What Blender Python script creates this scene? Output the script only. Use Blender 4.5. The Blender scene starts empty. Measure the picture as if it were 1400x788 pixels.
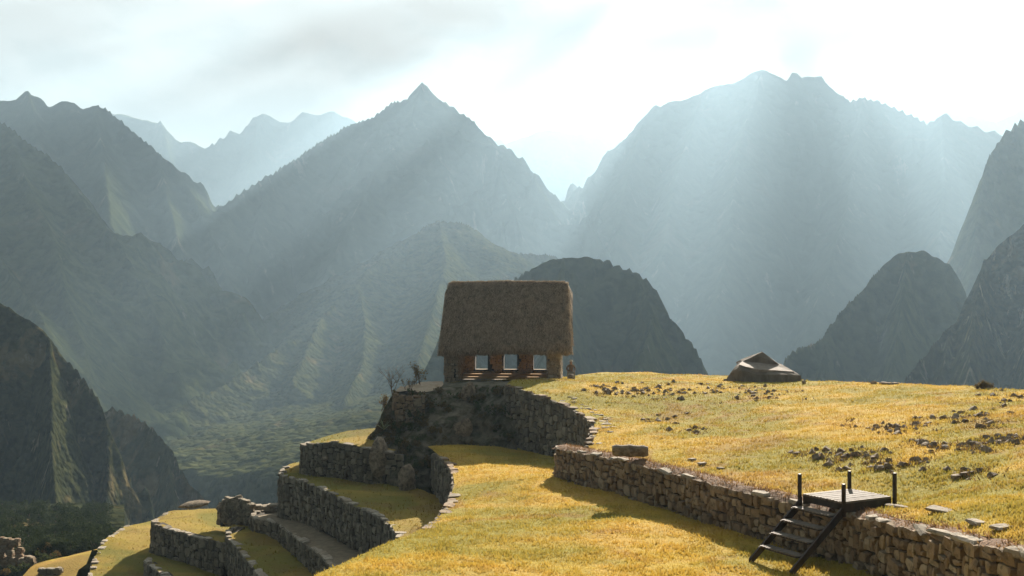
import bpy, bmesh, math, random
import numpy as np
from mathutils import Vector, Matrix
from mathutils.geometry import delaunay_2d_cdt

random.seed(7)
rng = np.random.default_rng(7)
sc = bpy.context.scene
C = sc.collection
R = math.radians
CLOUDSEED = 5

# ------------------------------------------------------------------ camera, world, sun, exposure
F, CX, HY = 1361.0, 700.0, 440.0          # focal length and horizon measured on the 1400 px photograph
cam = bpy.data.cameras.new('camera')
cam.sensor_width = 36.0
cam.lens = 36.0 * F / 1400.0
cam.shift_y = (HY - 394.0) / 1400.0       # level camera, rising front, so that upright things stay upright
cam.clip_start, cam.clip_end = 0.5, 40000
camo = bpy.data.objects.new('camera', cam)
camo.rotation_euler = (math.pi / 2, 0, 0)
C.objects.link(camo)
sc.camera = camo

SUN_AZ, SUN_EL = R(16.0), R(25.0)
SUN = Vector((math.sin(SUN_AZ) * math.cos(SUN_EL), math.cos(SUN_AZ) * math.cos(SUN_EL), math.sin(SUN_EL)))
sl = bpy.data.lights.new('sun', 'SUN')
sl.energy, sl.angle, sl.color = 5.0, R(0.6), (1.0, 0.88, 0.74)
so = bpy.data.objects.new('sun', sl)
so.rotation_euler = SUN.to_track_quat('Z', 'Y').to_euler()
C.objects.link(so)

sc.view_settings.view_transform = 'Standard'
sc.view_settings.look = 'None'
sc.view_settings.exposure = 1.9
sc.view_settings.gamma = 1.0
sc.cycles.max_bounces = 6
sc.cycles.volume_bounces = 0


class NT:
    """small helper to write node trees"""
    def __init__(self, tree):
        self.t, self.n, self.l = tree, tree.nodes, tree.links

    def node(self, kind, **kw):
        nd = self.n.new(kind)
        for k, v in kw.items():
            setattr(nd, k, v)
        return nd

    def put(self, nd, key, v):
        if isinstance(v, bpy.types.NodeSocket):
            self.l.new(v, nd.inputs[key])
        elif v is not None:
            nd.inputs[key].default_value = v
        return nd

    def math(self, op, a, b=None, c=None, clamp=False):
        nd = self.node('ShaderNodeMath', operation=op, use_clamp=clamp)
        for i, v in enumerate((a, b, c)):
            self.put(nd, i, v)
        return nd.outputs[0]

    def mix(self, f, a, b, blend='MIX'):
        nd = self.node('ShaderNodeMix', data_type='RGBA', blend_type=blend)
        nd.clamp_factor = True
        self.put(nd, 0, f)
        for k, v in ((6, a), (7, b)):
            self.put(nd, k, (*v, 1.0) if isinstance(v, tuple) and len(v) == 3 else v)
        return nd.outputs[2]

    def noise(self, co, scale, detail=4, rough=0.55, dist=0.0):
        nd = self.node('ShaderNodeTexNoise')
        for k, v in (('Vector', co), ('Scale', scale), ('Detail', detail), ('Roughness', rough), ('Distortion', dist)):
            self.put(nd, k, v)
        return nd.outputs[0]

    def ramp(self, v, lo, hi):
        nd = self.node('ShaderNodeMapRange', interpolation_type='SMOOTHSTEP')
        for k, x in ((0, v), (1, lo), (2, hi), (3, 0.0), (4, 1.0)):
            self.put(nd, k, x)
        return nd.outputs[0]


w = bpy.data.worlds.new('World')
sc.world = w
w.use_nodes = True
T = NT(w.node_tree)
bg = T.n['Background']
sky = T.node('ShaderNodeTexSky', sky_type='NISHITA', sun_disc=False, sun_elevation=SUN_EL, sun_rotation=SUN_AZ)
sky.altitude, sky.dust_density = 2400, 0.6
tc = T.node('ShaderNodeTexCoord').outputs['Generated']
mp = T.node('ShaderNodeMapping')
T.put(mp, 'Vector', tc)
mp.inputs['Scale'].default_value = (1, 1, 2.2)
mp.inputs['Location'].default_value = (0.37, 0.2, 0.11)
n1 = T.noise(mp.outputs[0], 4.6, 10, 0.58, 0.15)
n2 = T.noise(mp.outputs[0], 11.0, 12, 0.66, 0.35)
dv = T.node('ShaderNodeVectorMath', operation='DOT_PRODUCT')
T.put(dv, 0, tc)
dv.inputs[1].default_value = SUN
near_sun = T.ramp(dv.outputs['Value'], 0.32, 0.84)
gap = T.node('ShaderNodeVectorMath', operation='DOT_PRODUCT')       # the opening of clear sky at the upper right
T.put(gap, 0, tc)
gap.inputs[1].default_value = Vector((0.46, 1.0, 0.27)).normalized()
gapf = T.ramp(gap.outputs['Value'], 0.990, 0.9995)
cover = T.math('ADD', n1, T.math('MULTIPLY', gapf, -0.27))
cover = T.math('ADD', cover, T.math('MULTIPLY', T.math('SUBTRACT', n2, 0.5), 0.45))
cover = T.ramp(cover, 0.17, 0.31)
shade = T.ramp(T.math('ADD', T.math('MULTIPLY', n1, 0.45), T.math('MULTIPLY', n2, 0.55)), 0.42, 0.56)
lum = T.math('ADD', 0.28, T.math('MULTIPLY', near_sun, 2.4))         # clouds are brightest towards the sun behind them
lum = T.math('MULTIPLY', lum, T.math('ADD', 0.88, T.math('MULTIPLY', shade, 0.30)))
cl = T.node('ShaderNodeVectorMath', operation='SCALE')
cl.inputs[0].default_value = (1.0, 0.90, 0.80)
T.put(cl, 'Scale', lum)
T.l.new(T.mix(cover, sky.outputs[0], cl.outputs[0]), bg.inputs[0])
bg.inputs[1].default_value = 0.07

# ------------------------------------------------------------------ numeric helpers


def P(px, py, d):
    """a point of the place, from its pixel in the photograph and its distance along the view"""
    return ((px - CX) / F * d, d, -(py - HY) / F * d)


def pix(x, y, z):
    return CX + x / y * F, HY - z / y * F


def tps(pts, smooth=0.05):
    """smooth height surface through scattered points (thin plate)"""
    p = np.array(pts, float)
    n = len(p)
    d2 = ((p[:, None, :2] - p[None, :, :2]) ** 2).sum(2)
    K = 0.5 * d2 * np.log(d2 + 1e-9) + np.eye(n) * smooth * 50
    A = np.zeros((n + 3, n + 3))
    A[:n, :n] = K
    A[:n, n] = 1
    A[:n, n + 1:] = p[:, :2]
    A[n, :n] = 1
    A[n + 1:, :n] = p[:, :2].T
    wv = np.linalg.solve(A, np.r_[p[:, 2], 0, 0, 0])

    def f(x, y):
        x, y = np.asarray(x, float), np.asarray(y, float)
        s = x.shape
        q = np.stack([x.ravel(), y.ravel()], 1)
        d2 = ((q[:, None] - p[None, :, :2]) ** 2).sum(2)
        return ((0.5 * d2 * np.log(d2 + 1e-9)) @ wv[:n] + wv[n] + q @ wv[n + 1:]).reshape(s)
    return f


_perm = np.random.default_rng(3).permutation(512)
_grad = np.random.default_rng(4).uniform(0, 2 * math.pi, 512)


def perlin(x, y, seed=0):
    xi, yi = np.floor(x).astype(int), np.floor(y).astype(int)
    fx, fy = x - xi, y - yi
    u, v = fx * fx * fx * (fx * (fx * 6 - 15) + 10), fy * fy * fy * (fy * (fy * 6 - 15) + 10)

    def g(ix, iy, dx, dy):
        a = _grad[_perm[(_perm[(ix + seed * 37) & 511] + iy) & 511]]
        return np.cos(a) * dx + np.sin(a) * dy
    a, b = g(xi, yi, fx, fy), g(xi + 1, yi, fx - 1, fy)
    c, d = g(xi, yi + 1, fx, fy - 1), g(xi + 1, yi + 1, fx - 1, fy - 1)
    return 1.5 * ((a * (1 - u) + b * u) * (1 - v) + (c * (1 - u) + d * u) * v)


def fbm(x, y, scale, octv=5, seed=0, ridged=False):
    t, a, tot = 0, 1.0, 0
    for o in range(octv):
        n = perlin(x / scale * 2 ** o + 17.3 * o, y / scale * 2 ** o + 5.1 * o, seed + o)
        t = t + a * ((1 - 2 * np.abs(n)) if ridged else n)
        tot += a
        a *= 0.5
    return t / tot


def cells(x, y, size, seed=0):
    """rounded crowns with creases between them, 0..1"""
    u, v = x / size, y / size
    iu, iv = np.floor(u).astype(int), np.floor(v).astype(int)
    best = np.full(x.shape, 9.0)
    tone = np.zeros(x.shape)
    for a in (-1, 0, 1):
        for b in (-1, 0, 1):
            h1 = _perm[(_perm[(iu + a + seed * 31) & 511] + iv + b) & 511]
            h2 = _perm[(h1 + 77) & 511]
            d = (iu + a + h1 / 512 - u) ** 2 + (iv + b + h2 / 512 - v) ** 2
            tone = np.where(d < best, h2 / 512, tone)
            best = np.minimum(best, d)
    return np.sqrt(np.clip(1 - best * 1.1, 0, 1)) * (0.55 + 0.6 * tone)


def inside(poly, x, y):
    poly = np.asarray(poly)
    r = np.zeros(x.shape, bool)
    j = len(poly) - 1
    for i in range(len(poly)):
        xi, yi, xj, yj = poly[i, 0], poly[i, 1], poly[j, 0], poly[j, 1]
        if yi != yj:
            r ^= ((yi > y) != (yj > y)) & (x < (xj - xi) * (y - yi) / (yj - yi) + xi)
        j = i
    return r


def seg_dist(poly, x, y, closed=True):
    """distance to a polyline and height on it"""
    n = len(poly)
    bd = np.full(x.shape, 1e9)
    bz = np.zeros(x.shape)
    for i in range(n if closed else n - 1):
        a, b = poly[i], poly[(i + 1) % n]
        dx, dy = b[0] - a[0], b[1] - a[1]
        t = np.clip(((x - a[0]) * dx + (y - a[1]) * dy) / (dx * dx + dy * dy + 1e-9), 0, 1)
        d = np.hypot(x - a[0] - t * dx, y - a[1] - t * dy)
        m = d < bd
        bd = np.where(m, d, bd)
        if len(a) > 2:
            bz = np.where(m, a[2] + t * (b[2] - a[2]), bz)
    return bd, bz


def resample(pts, step):
    pts = np.array(pts, float)
    L = np.r_[0, np.cumsum(np.hypot(*np.diff(pts[:, :2], axis=0).T))]
    s = np.linspace(0, L[-1], max(2, int(L[-1] / step) + 1))
    return s, np.stack([np.interp(s, L, pts[:, k]) for k in range(pts.shape[1])], 1)


def smooth_line(pts, it=2):
    p = np.array(pts, float)
    for _ in range(it):
        q = [p[0]]
        for a, b in zip(p[:-1], p[1:]):
            q += [a * .75 + b * .25, a * .25 + b * .75]
        q.append(p[-1])
        p = np.array(q)
    return p


# ------------------------------------------------------------------ mesh and object helpers


def fast_mesh(name, v, f, smooth=False):
    v, f = np.asarray(v, np.float32), np.asarray(f, np.int32)
    me = bpy.data.meshes.new(name)
    me.vertices.add(len(v))
    me.vertices.foreach_set('co', v.ravel())
    k = f.shape[1]
    me.loops.add(f.size)
    me.loops.foreach_set('vertex_index', f.ravel())
    me.polygons.add(len(f))
    me.polygons.foreach_set('loop_start', np.arange(0, f.size, k, dtype=np.int32))
    me.polygons.foreach_set('use_smooth', np.full(len(f), smooth))
    me.update(calc_edges=True)
    return me


def link(name, me, m=None, parent=None):
    o = bpy.data.objects.new(name, me)
    C.objects.link(o)
    if m and not me.materials:
        me.materials.append(m)
    if parent:
        o.parent = parent
    return o


def tag(o, label, cat, group=None):
    o['label'], o['category'] = label, cat
    if group:
        o['group'] = group
    return o


def thing(name, label, cat, loc=(0, 0, 0), rz=0.0, group=None):
    o = bpy.data.objects.new(name, None)
    o.empty_display_size = 0.2
    C.objects.link(o)
    o.location, o.rotation_euler = loc, (0, 0, rz)
    return tag(o, label, cat, group)


def struct(name, me, m):
    o = link(name, me, m)
    o['kind'] = 'structure'
    return o


class MB:
    """collects boxes and bars into one mesh"""
    def __init__(self):
        self.v, self.f = [], []

    def add(self, v, f):
        k = len(self.v)
        self.v += [tuple(p) for p in v]
        self.f += [tuple(i + k for i in q) for q in f]
        return self

    def hexa(self, b):
        return self.add(b, [(3, 2, 1, 0), (4, 5, 6, 7), (0, 1, 5, 4), (1, 2, 6, 5), (2, 3, 7, 6), (3, 0, 4, 7)])

    def box(self, c, s, rot=None):
        x, y, z = (q / 2 for q in s)
        pts = [Vector(q) for q in ((-x, -y, -z), (x, -y, -z), (x, y, -z), (-x, y, -z), (-x, -y, z), (x, -y, z), (x, y, z), (-x, y, z))]
        if rot is not None:
            pts = [rot @ q for q in pts]
        return self.hexa([q + Vector(c) for q in pts])

    def tube(self, pts, rad, n=6):
        pts = [Vector(p) for p in pts]
        k = len(self.v)
        for i, p in enumerate(pts):
            t = (pts[min(i + 1, len(pts) - 1)] - pts[max(i - 1, 0)]).normalized()
            a = t.orthogonal().normalized()
            b = t.cross(a)
            r = rad[i] if isinstance(rad, (list, tuple)) else rad
            self.v += [tuple(p + (a * math.cos(2 * math.pi * j / n) + b * math.sin(2 * math.pi * j / n)) * r) for j in range(n)]
        for i in range(len(pts) - 1):
            for j in range(n):
                self.f.append((k + i * n + j, k + i * n + (j + 1) % n, k + (i + 1) * n + (j + 1) % n, k + (i + 1) * n + j))
        self.f.append(tuple(k + j for j in reversed(range(n))))
        self.f.append(tuple(k + (len(pts) - 1) * n + j for j in range(n)))
        return self

    def mesh(self, name, bevel=0.0, smooth=False):
        me = bpy.data.meshes.new(name)
        me.from_pydata(self.v, [], self.f)
        if bevel:
            bm = bmesh.new()
            bm.from_mesh(me)
            bmesh.ops.bevel(bm, geom=bm.edges[:], offset=bevel, segments=1, affect='EDGES')
            bm.to_mesh(me)
            bm.free()
        me.polygons.foreach_set('use_smooth', [smooth] * len(me.polygons))
        me.update()
        return me

    def build(self, name, m, parent=None, bevel=0.0, smooth=False):
        return link(name, self.mesh(name, bevel, smooth), m, parent)


# ------------------------------------------------------------------ materials


def new_mat(name):
    m = bpy.data.materials.new(name)
    m.use_nodes = True
    T = NT(m.node_tree)
    b = T.n['Principled BSDF']
    b.inputs['Specular IOR Level'].default_value = 0.25
    return m, T, b


def bump(T, b, h, strength, dist):
    nd = T.node('ShaderNodeBump')
    nd.inputs['Strength'].default_value = strength
    nd.inputs['Distance'].default_value = dist
    T.l.new(h, nd.inputs['Height'])
    T.l.new(nd.outputs[0], b.inputs['Normal'])


def pos(T):
    return T.node('ShaderNodeNewGeometry').outputs['Position']


def grass_colour(T, co, dry, tone=1.0):
    big = T.noise(co, 0.12, 3, 0.6, 0.5)
    mid = T.noise(co, 0.55, 4, 0.65, 0.6)
    fine = T.noise(co, 5.0, 4, 0.7)
    c = T.mix(T.ramp(mid, 0.38, 0.62), (0.52, 0.365, 0.055), (0.58, 0.385, 0.088))
    c = T.mix(T.math('MULTIPLY', T.ramp(big, 0.44, 0.57), 0.85), c, (0.28, 0.255, 0.044))
    rust = T.ramp(T.noise(co, 0.21, 5, 0.7, 0.8), 0.56 - 0.1 * dry, 0.66 - 0.1 * dry)
    c = T.mix(T.math('MULTIPLY', rust, 0.55), c, (0.32, 0.17, 0.055))
    c = T.mix(T.math('MULTIPLY', T.ramp(fine, 0.52, 0.75), 0.7), c, (0.17, 0.135, 0.032))
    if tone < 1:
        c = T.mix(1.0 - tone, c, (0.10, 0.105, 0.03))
    return c, fine


def grass_sheet(name, dry=0.0, tone=1.0):
    m, T, b = new_mat(name)
    co = pos(T)
    c, fine = grass_colour(T, co, dry, tone)
    T.l.new(c, b.inputs['Base Color'])
    b.inputs['Roughness'].default_value = 0.95
    b.inputs['Specular IOR Level'].default_value = 0.1
    h = T.math('ADD', fine, T.math('MULTIPLY', T.noise(co, 22, 3, 0.7), 0.6))
    bump(T, b, h, 1.0, 0.12)
    return m


def blade_mat(name, dry=0.0, tone=1.0):
    m, T, b = new_mat(name)
    co = pos(T)
    c, _ = grass_colour(T, co, dry, tone)
    ri = T.node('ShaderNodeNewGeometry').outputs['Random Per Island']
    c = T.mix(T.math('MULTIPLY', ri, 0.55 * tone), c, (0.60, 0.41, 0.10))
    T.l.new(c, b.inputs['Base Color'])
    b.inputs['Roughness'].default_value = 0.7
    b.inputs['Specular IOR Level'].default_value = 0.15
    tr = T.node('ShaderNodeBsdfTranslucent')
    T.l.new(c, tr.inputs[0])
    mx = T.node('ShaderNodeMixShader')
    mx.inputs[0].default_value = 0.38
    T.l.new(b.outputs[0], mx.inputs[1])
    T.l.new(tr.outputs[0], mx.inputs[2])
    T.l.new(mx.outputs[0], T.n['Material Output'].inputs[0])
    return m


def stone_mat(name, a, bcol, ccol, scale=6.0):
    m, T, b = new_mat(name)
    g = T.node('ShaderNodeNewGeometry')
    co = g.outputs['Position']
    r1 = g.outputs['Random Per Island']
    oi = T.node('ShaderNodeObjectInfo').outputs['Random']
    rr = T.math('FRACT', T.math('ADD', r1, T.math('MULTIPLY', oi, 7.31)))
    c = T.mix(rr, a, bcol)
    c = T.mix(T.ramp(T.math('FRACT', T.math('MULTIPLY', rr, 13.7)), 0.6, 0.95), c, ccol)
    sp = T.noise(co, scale, 6, 0.7, 0.4)
    c = T.mix(T.math('MULTIPLY', T.ramp(sp, 0.46, 0.66), 0.6), c, (0.055, 0.048, 0.035))
    li = T.noise(co, scale * 2.4, 4, 0.65)
    c = T.mix(T.math('MULTIPLY', T.ramp(li, 0.60, 0.72), 0.55), c, (0.42, 0.40, 0.34))
    T.l.new(c, b.inputs['Base Color'])
    b.inputs['Roughness'].default_value = 0.9
    bump(T, b, T.math('ADD', sp, T.math('MULTIPLY', li, 0.5)), 0.7, 0.04)
    return m


def plain_mat(name, a, bcol, scale=4.0, rough=0.9, bs=0.5, bd=0.02, stretch=(1, 1, 1), spec=0.25, local=True, spots=0.0):
    m, T, b = new_mat(name)
    mp = T.node('ShaderNodeMapping')
    T.put(mp, 'Vector', T.node('ShaderNodeTexCoord').outputs['Object'] if local else pos(T))
    mp.inputs['Scale'].default_value = stretch
    n = T.noise(mp.outputs[0], scale, 6, 0.65, 0.3)
    c = T.mix(T.ramp(n, 0.35, 0.68), a, bcol)
    if spots:
        c = T.mix(T.math('MULTIPLY', T.ramp(T.noise(mp.outputs[0], spots, 4, 0.6), 0.58, 0.68), 0.8), c, (0.035, 0.027, 0.018))
    T.l.new(c, b.inputs['Base Color'])
    b.inputs['Roughness'].default_value = rough
    b.inputs['Specular IOR Level'].default_value = spec
    bump(T, b, n, bs, bd)
    return m


def forest_mat(name, scale, dark, light, dry, rock, dryness=0.55, rockiness=0.62, bd=None, bs=0.6):
    """mountain side: canopy clumps, dry grass patches and bare rock where it is steep"""
    m, T, b = new_mat(name)
    g = T.node('ShaderNodeNewGeometry')
    co = g.outputs['Position']
    big = T.noise(co, 0.22 / scale, 5, 0.62, 0.5)
    mid = T.noise(co, 1.1 / scale, 5, 0.62, 0.3)
    vo = T.node('ShaderNodeTexVoronoi', feature='F1')
    T.put(vo, 'Vector', co)
    vo.inputs['Scale'].default_value = 2.2 / scale
    vo.inputs['Randomness'].default_value = 1.0
    c = T.mix(T.ramp(mid, 0.36, 0.64), dark, light)
    crown = T.node('ShaderNodeSeparateColor')
    T.l.new(vo.outputs['Color'], crown.inputs[0])
    c = T.mix(T.math('MULTIPLY', crown.outputs[0], 0.45), c, light)
    c = T.mix(T.ramp(big, dryness, dryness + 0.13), c, dry)
    mp = T.node('ShaderNodeMapping')
    T.put(mp, 'Vector', co)
    mp.inputs['Scale'].default_value = (1, 1, 0.22)
    streak = T.noise(mp.outputs[0], 0.9 / scale, 5, 0.7, 0.4)
    nz = T.node('ShaderNodeSeparateXYZ')
    T.l.new(g.outputs['True Normal'], nz.inputs[0])
    steep = T.math('SUBTRACT', 1.0, T.ramp(nz.outputs[2], 0.35, 0.75))
    rk = T.math('MULTIPLY', T.ramp(streak, rockiness, rockiness + 0.1), steep)
    c = T.mix(T.math('MULTIPLY', rk, 0.8), c, rock)
    T.l.new(c, b.inputs['Base Color'])
    b.inputs['Roughness'].default_value = 1.0
    b.inputs['Specular IOR Level'].default_value = 0.0
    h = T.math('SUBTRACT', T.math('MULTIPLY', mid, 0.9), T.math('MULTIPLY', vo.outputs['Distance'], 1.1))
    bump(T, b, h, bs, bd or 0.4 * scale)
    return m


GRASS = grass_sheet('lawn_grass', 0.15)
MEADOW = grass_sheet('meadow_grass', 0.45)
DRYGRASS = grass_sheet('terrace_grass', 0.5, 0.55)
BLADE = blade_mat('lawn_blades', 0.15)
MBLADE = blade_mat('meadow_blades', 0.45)
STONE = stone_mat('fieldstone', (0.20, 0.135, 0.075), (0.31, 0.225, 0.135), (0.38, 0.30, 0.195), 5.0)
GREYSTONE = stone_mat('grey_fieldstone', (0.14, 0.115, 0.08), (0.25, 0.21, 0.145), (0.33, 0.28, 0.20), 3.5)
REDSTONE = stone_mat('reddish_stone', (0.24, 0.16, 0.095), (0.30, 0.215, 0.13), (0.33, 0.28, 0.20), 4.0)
LITWALL = stone_mat('warm_lit_stone', (0.58, 0.37, 0.15), (0.63, 0.42, 0.19), (0.66, 0.47, 0.25), 4.0)  # stone of the back wall, with the orange bounce light put into its colour
CAPSTONE = stone_mat('pale_capstone', (0.34, 0.29, 0.22), (0.42, 0.37, 0.29), (0.30, 0.25, 0.18), 5.0)
HUTSTONE = stone_mat('house_fieldstone', (0.30, 0.225, 0.14), (0.42, 0.315, 0.20), (0.48, 0.39, 0.27), 4.0)
LITCLAY = plain_mat('warm_lit_clay', (0.56, 0.33, 0.12), (0.64, 0.41, 0.17), 3.0, bs=0.7, bd=0.04)  # bench and step, saturated so the colour carries the warm indoor light
MORTAR = plain_mat('earth_joints', (0.035, 0.03, 0.02), (0.07, 0.055, 0.035), 6.0, local=False)
EARTH = plain_mat('bare_earth', (0.15, 0.085, 0.045), (0.27, 0.155, 0.08), 7.0, bs=1.0, bd=0.12, local=False)
PATH = plain_mat('trodden_earth', (0.17, 0.135, 0.085), (0.25, 0.20, 0.13), 2.5, bs=0.7, bd=0.05, local=False)
PALEROCK = plain_mat('pale_bare_rock', (0.36, 0.28, 0.19), (0.46, 0.37, 0.27), 2.0, bs=0.9, bd=0.1, local=False)
DARKROCK = plain_mat('lichened_rock', (0.15, 0.112, 0.074), (0.36, 0.285, 0.195), 5.0, bs=0.9, bd=0.05, local=False)
ROCKFACE = plain_mat('overgrown_rock', (0.045, 0.05, 0.018), (0.21, 0.17, 0.12), 1.3, bs=1.0, bd=0.3, local=False)
BIGROCK = plain_mat('carved_granite', (0.115, 0.095, 0.07), (0.20, 0.165, 0.125), 1.6, bs=0.5, bd=0.06, stretch=(1, 1, 0.35))
LEDGE = plain_mat('lit_granite', (0.17, 0.138, 0.104), (0.25, 0.205, 0.158), 2.0, rough=0.8, bs=0.5, bd=0.05, spec=0.25)  # paler than the boulder body: the sun's sheen is put into the colour
THATCH = plain_mat('thatch', (0.15, 0.112, 0.076), (0.48, 0.365, 0.25), 2.6, bs=1.0, bd=0.2, stretch=(1, 1, 0.7), spots=3.4)
STRAW = blade_mat('straw', 0.0)
WOOD = plain_mat('dark_timber', (0.022, 0.015, 0.011), (0.06, 0.04, 0.027), 3.0, rough=0.55, bs=0.3, bd=0.01, stretch=(1, 1, 0.2))
PLANK = plain_mat('weathered_plank', (0.16, 0.135, 0.107), (0.28, 0.24, 0.195), 5.0, rough=0.68, bs=0.4, bd=0.006, stretch=(0.3, 4, 4), spec=0.22)
TWIG = plain_mat('dry_twig', (0.10, 0.07, 0.045), (0.17, 0.12, 0.08), 8.0)

# straw strands get their own colour
_t = STRAW.node_tree
_T = NT(_t)
_b = _T.n['Principled BSDF']
for _l in list(_b.inputs['Base Color'].links):
    _t.links.remove(_l)
_rc = _T.mix(_T.node('ShaderNodeNewGeometry').outputs['Random Per Island'], (0.16, 0.12, 0.08), (0.56, 0.43, 0.29))
_t.links.new(_rc, _b.inputs['Base Color'])
for _n in _t.nodes:
    if _n.type == 'BSDF_TRANSLUCENT':
        _t.links.new(_rc, _n.inputs[0])
    if _n.type == 'MIX_SHADER':
        _n.inputs[0].default_value = 0.25


def leaf_mat(name, a, b_, trans=0.35):
    m, T, b = new_mat(name)
    c = T.mix(T.node('ShaderNodeNewGeometry').outputs['Random Per Island'], a, b_)
    T.l.new(c, b.inputs['Base Color'])
    b.inputs['Roughness'].default_value = 0.9
    b.inputs['Specular IOR Level'].default_value = 0.05
    tr = T.node('ShaderNodeBsdfTranslucent')
    T.l.new(c, tr.inputs[0])
    mx = T.node('ShaderNodeMixShader')
    mx.inputs[0].default_value = trans
    T.l.new(b.outputs[0], mx.inputs[1])
    T.l.new(tr.outputs[0], mx.inputs[2])
    T.l.new(mx.outputs[0], T.n['Material Output'].inputs[0])
    return m


LEAF = leaf_mat('shrub_leaves', (0.035, 0.05, 0.018), (0.10, 0.115, 0.042))
DRYLEAF = leaf_mat('dry_bush', (0.09, 0.065, 0.025), (0.20, 0.14, 0.055))

# ------------------------------------------------------------------ mountains
FLOOR = -380.0


class Mountain:
    def __init__(self, ridges, slope, curve=1.0, rough=0.35, nscale=200.0, jag=3.0, seed=0, floor=FLOOR, canopy=0.0, csize=9.0, crest=0.0):
        self.crest = crest or jag * 2.2
        self.r = [np.array([P(*q) for q in r]) for r in ridges]
        self.s, self.c, self.rough, self.ns, self.jag, self.seed = slope, curve, rough, nscale, jag, seed
        self.floor, self.canopy, self.cs = floor, canopy, csize

    def h(self, x, y):
        wx = x + 0.10 * self.ns * fbm(x, y, self.ns * 0.6, 3, self.seed + 20)
        wy = y + 0.10 * self.ns * fbm(x, y, self.ns * 0.6, 3, self.seed + 30)
        g = fbm(wx, wy, self.ns, 3, self.seed, True)
        k = np.clip(1 + self.rough * (0.35 - 1.0 * g), 0.45, 1.8)
        z = np.full(x.shape, -1e9)
        for r in self.r:
            for i in range(len(r) - 1):
                a, b = r[i], r[i + 1]
                dx, dy = b[0] - a[0], b[1] - a[1]
                t = np.clip(((x - a[0]) * dx + (y - a[1]) * dy) / (dx * dx + dy * dy + 1e-9), 0, 1)
                d = np.hypot(x - a[0] - t * dx, y - a[1] - t * dy)
                dd = d if self.c == 1.0 else (d + 1.0) ** self.c * 40 ** (1 - self.c)
                z = np.maximum(z, a[2] + t * (b[2] - a[2]) - self.s * dd * k - self.crest * (1 - np.exp(-d * 2.2 / self.crest)))
        z = z + self.jag * fbm(x, y, self.jag * 5, 4, self.seed + 9)
        if self.canopy:
            z = z + self.canopy * cells(x, y, self.cs, self.seed) * np.clip(0.6 + 0.9 * fbm(x, y, self.cs * 7, 3, self.seed + 3), 0.15, 1.2)
        return z

    def build(self, name, m, res, lim=None, margin=None, front=None):
        al = np.concatenate(self.r)
        mg = margin or (al[:, 2].max() - self.floor) / self.s * 0.8
        x0, y0 = al[:, :2].min(0) - mg
        x1, y1 = al[:, :2].max(0) + mg * np.array([1, 0.55])
        if lim:
            x0, x1, y0, y1 = max(x0, lim[0]), min(x1, lim[1]), max(y0, lim[2]), min(y1, lim[3])
        nx, ny = int((x1 - x0) / res) + 2, int((y1 - y0) / res) + 2
        X, Y = np.meshgrid(np.linspace(x0, x1, nx), np.linspace(y0, y1, ny), indexing='ij')
        Z = self.h(X, Y)
        keep = Z > self.floor - 10
        idx = np.arange(nx * ny).reshape(nx, ny)
        q = np.stack([idx[:-1, :-1], idx[1:, :-1], idx[1:, 1:], idx[:-1, 1:]], -1).reshape(-1, 4)
        kf = (keep[:-1, :-1] | keep[1:, :-1] | keep[1:, 1:] | keep[:-1, 1:]).ravel()
        q = q[kf]
        used, inv = np.unique(q, return_inverse=True)
        V = np.stack([X.ravel(), Y.ravel(), np.maximum(Z, self.floor - 20).ravel()], 1)[used]
        return struct(name, fast_mesh(name, V, inv.reshape(-1, 4), smooth=True), m)


DK, LT, DRY, RK = (0.030, 0.042, 0.018), (0.075, 0.088, 0.034), (0.14, 0.115, 0.05), (0.21, 0.18, 0.135)
FAR = forest_mat('far_mountainside', 60, DK, (0.06, 0.072, 0.034), (0.10, 0.088, 0.045), RK, 0.56, 0.58, bs=0.28)
MID = forest_mat('middle_mountainside', 22, DK, LT, DRY, RK, 0.58, 0.62, bs=0.4)
HILLF = forest_mat('forest_hillside', 14, (0.028, 0.037, 0.016), (0.075, 0.08, 0.03), (0.14, 0.11, 0.05), RK, 0.60, 0.75)
NEARF = forest_mat('cliff_vegetation', 7, (0.020, 0.025, 0.012), (0.070, 0.066, 0.028), (0.15, 0.11, 0.05), (0.25, 0.20, 0.14), 0.52, 0.57)
CLOSEF = forest_mat('close_cliff_vegetation', 3.6, (0.008, 0.013, 0.008), (0.042, 0.045, 0.02), (0.13, 0.10, 0.045), (0.20, 0.165, 0.115), 0.55, 0.60, 1.6)

struct('valley_floor', fast_mesh('valley_floor', [(-9000, -1500, FLOOR), (9000, -1500, FLOOR), (9000, 9500, FLOOR), (-9000, 9500, FLOOR)], [(0, 1, 2, 3)]), FAR)

Mountain([[(60, 190, 5200), (150, 150, 5000), (165, 148, 5000), (195, 158, 5000), (218, 160, 5000), (232, 180, 5000), (242, 190, 5000), (258, 187, 5000),
           (280, 199, 5000), (300, 188, 5100), (313, 178, 5200), (328, 184, 5200), (345, 158, 5300), (360, 153, 5300), (385, 163, 5300), (398, 165, 5300),
           (412, 150, 5300), (430, 157, 5300), (455, 149, 5300), (475, 158, 5300), (500, 175, 5300), (540, 220, 5300)],
          [(218, 160, 5000), (250, 300, 4200)], [(360, 153, 5300), (330, 300, 4300)], [(455, 149, 5300), (470, 300, 4400)]],
         1.15, rough=0.4, nscale=500, jag=16, seed=1).build('mountain', FAR, 24, margin=1300)
Mountain([[(640, 190, 6200), (690, 190, 6000), (720, 181, 6000), (740, 172, 6000), (760, 172, 6000), (790, 180, 6000), (830, 178, 6100), (860, 188, 6200), (920, 180, 6300)],
          [(700, 188, 6000), (750, 300, 4700)], [(850, 185, 6100), (770, 300, 4700)]],
         1.0, rough=0.4, nscale=600, jag=16, seed=2).build('mountain', FAR, 28, margin=1300)
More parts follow.
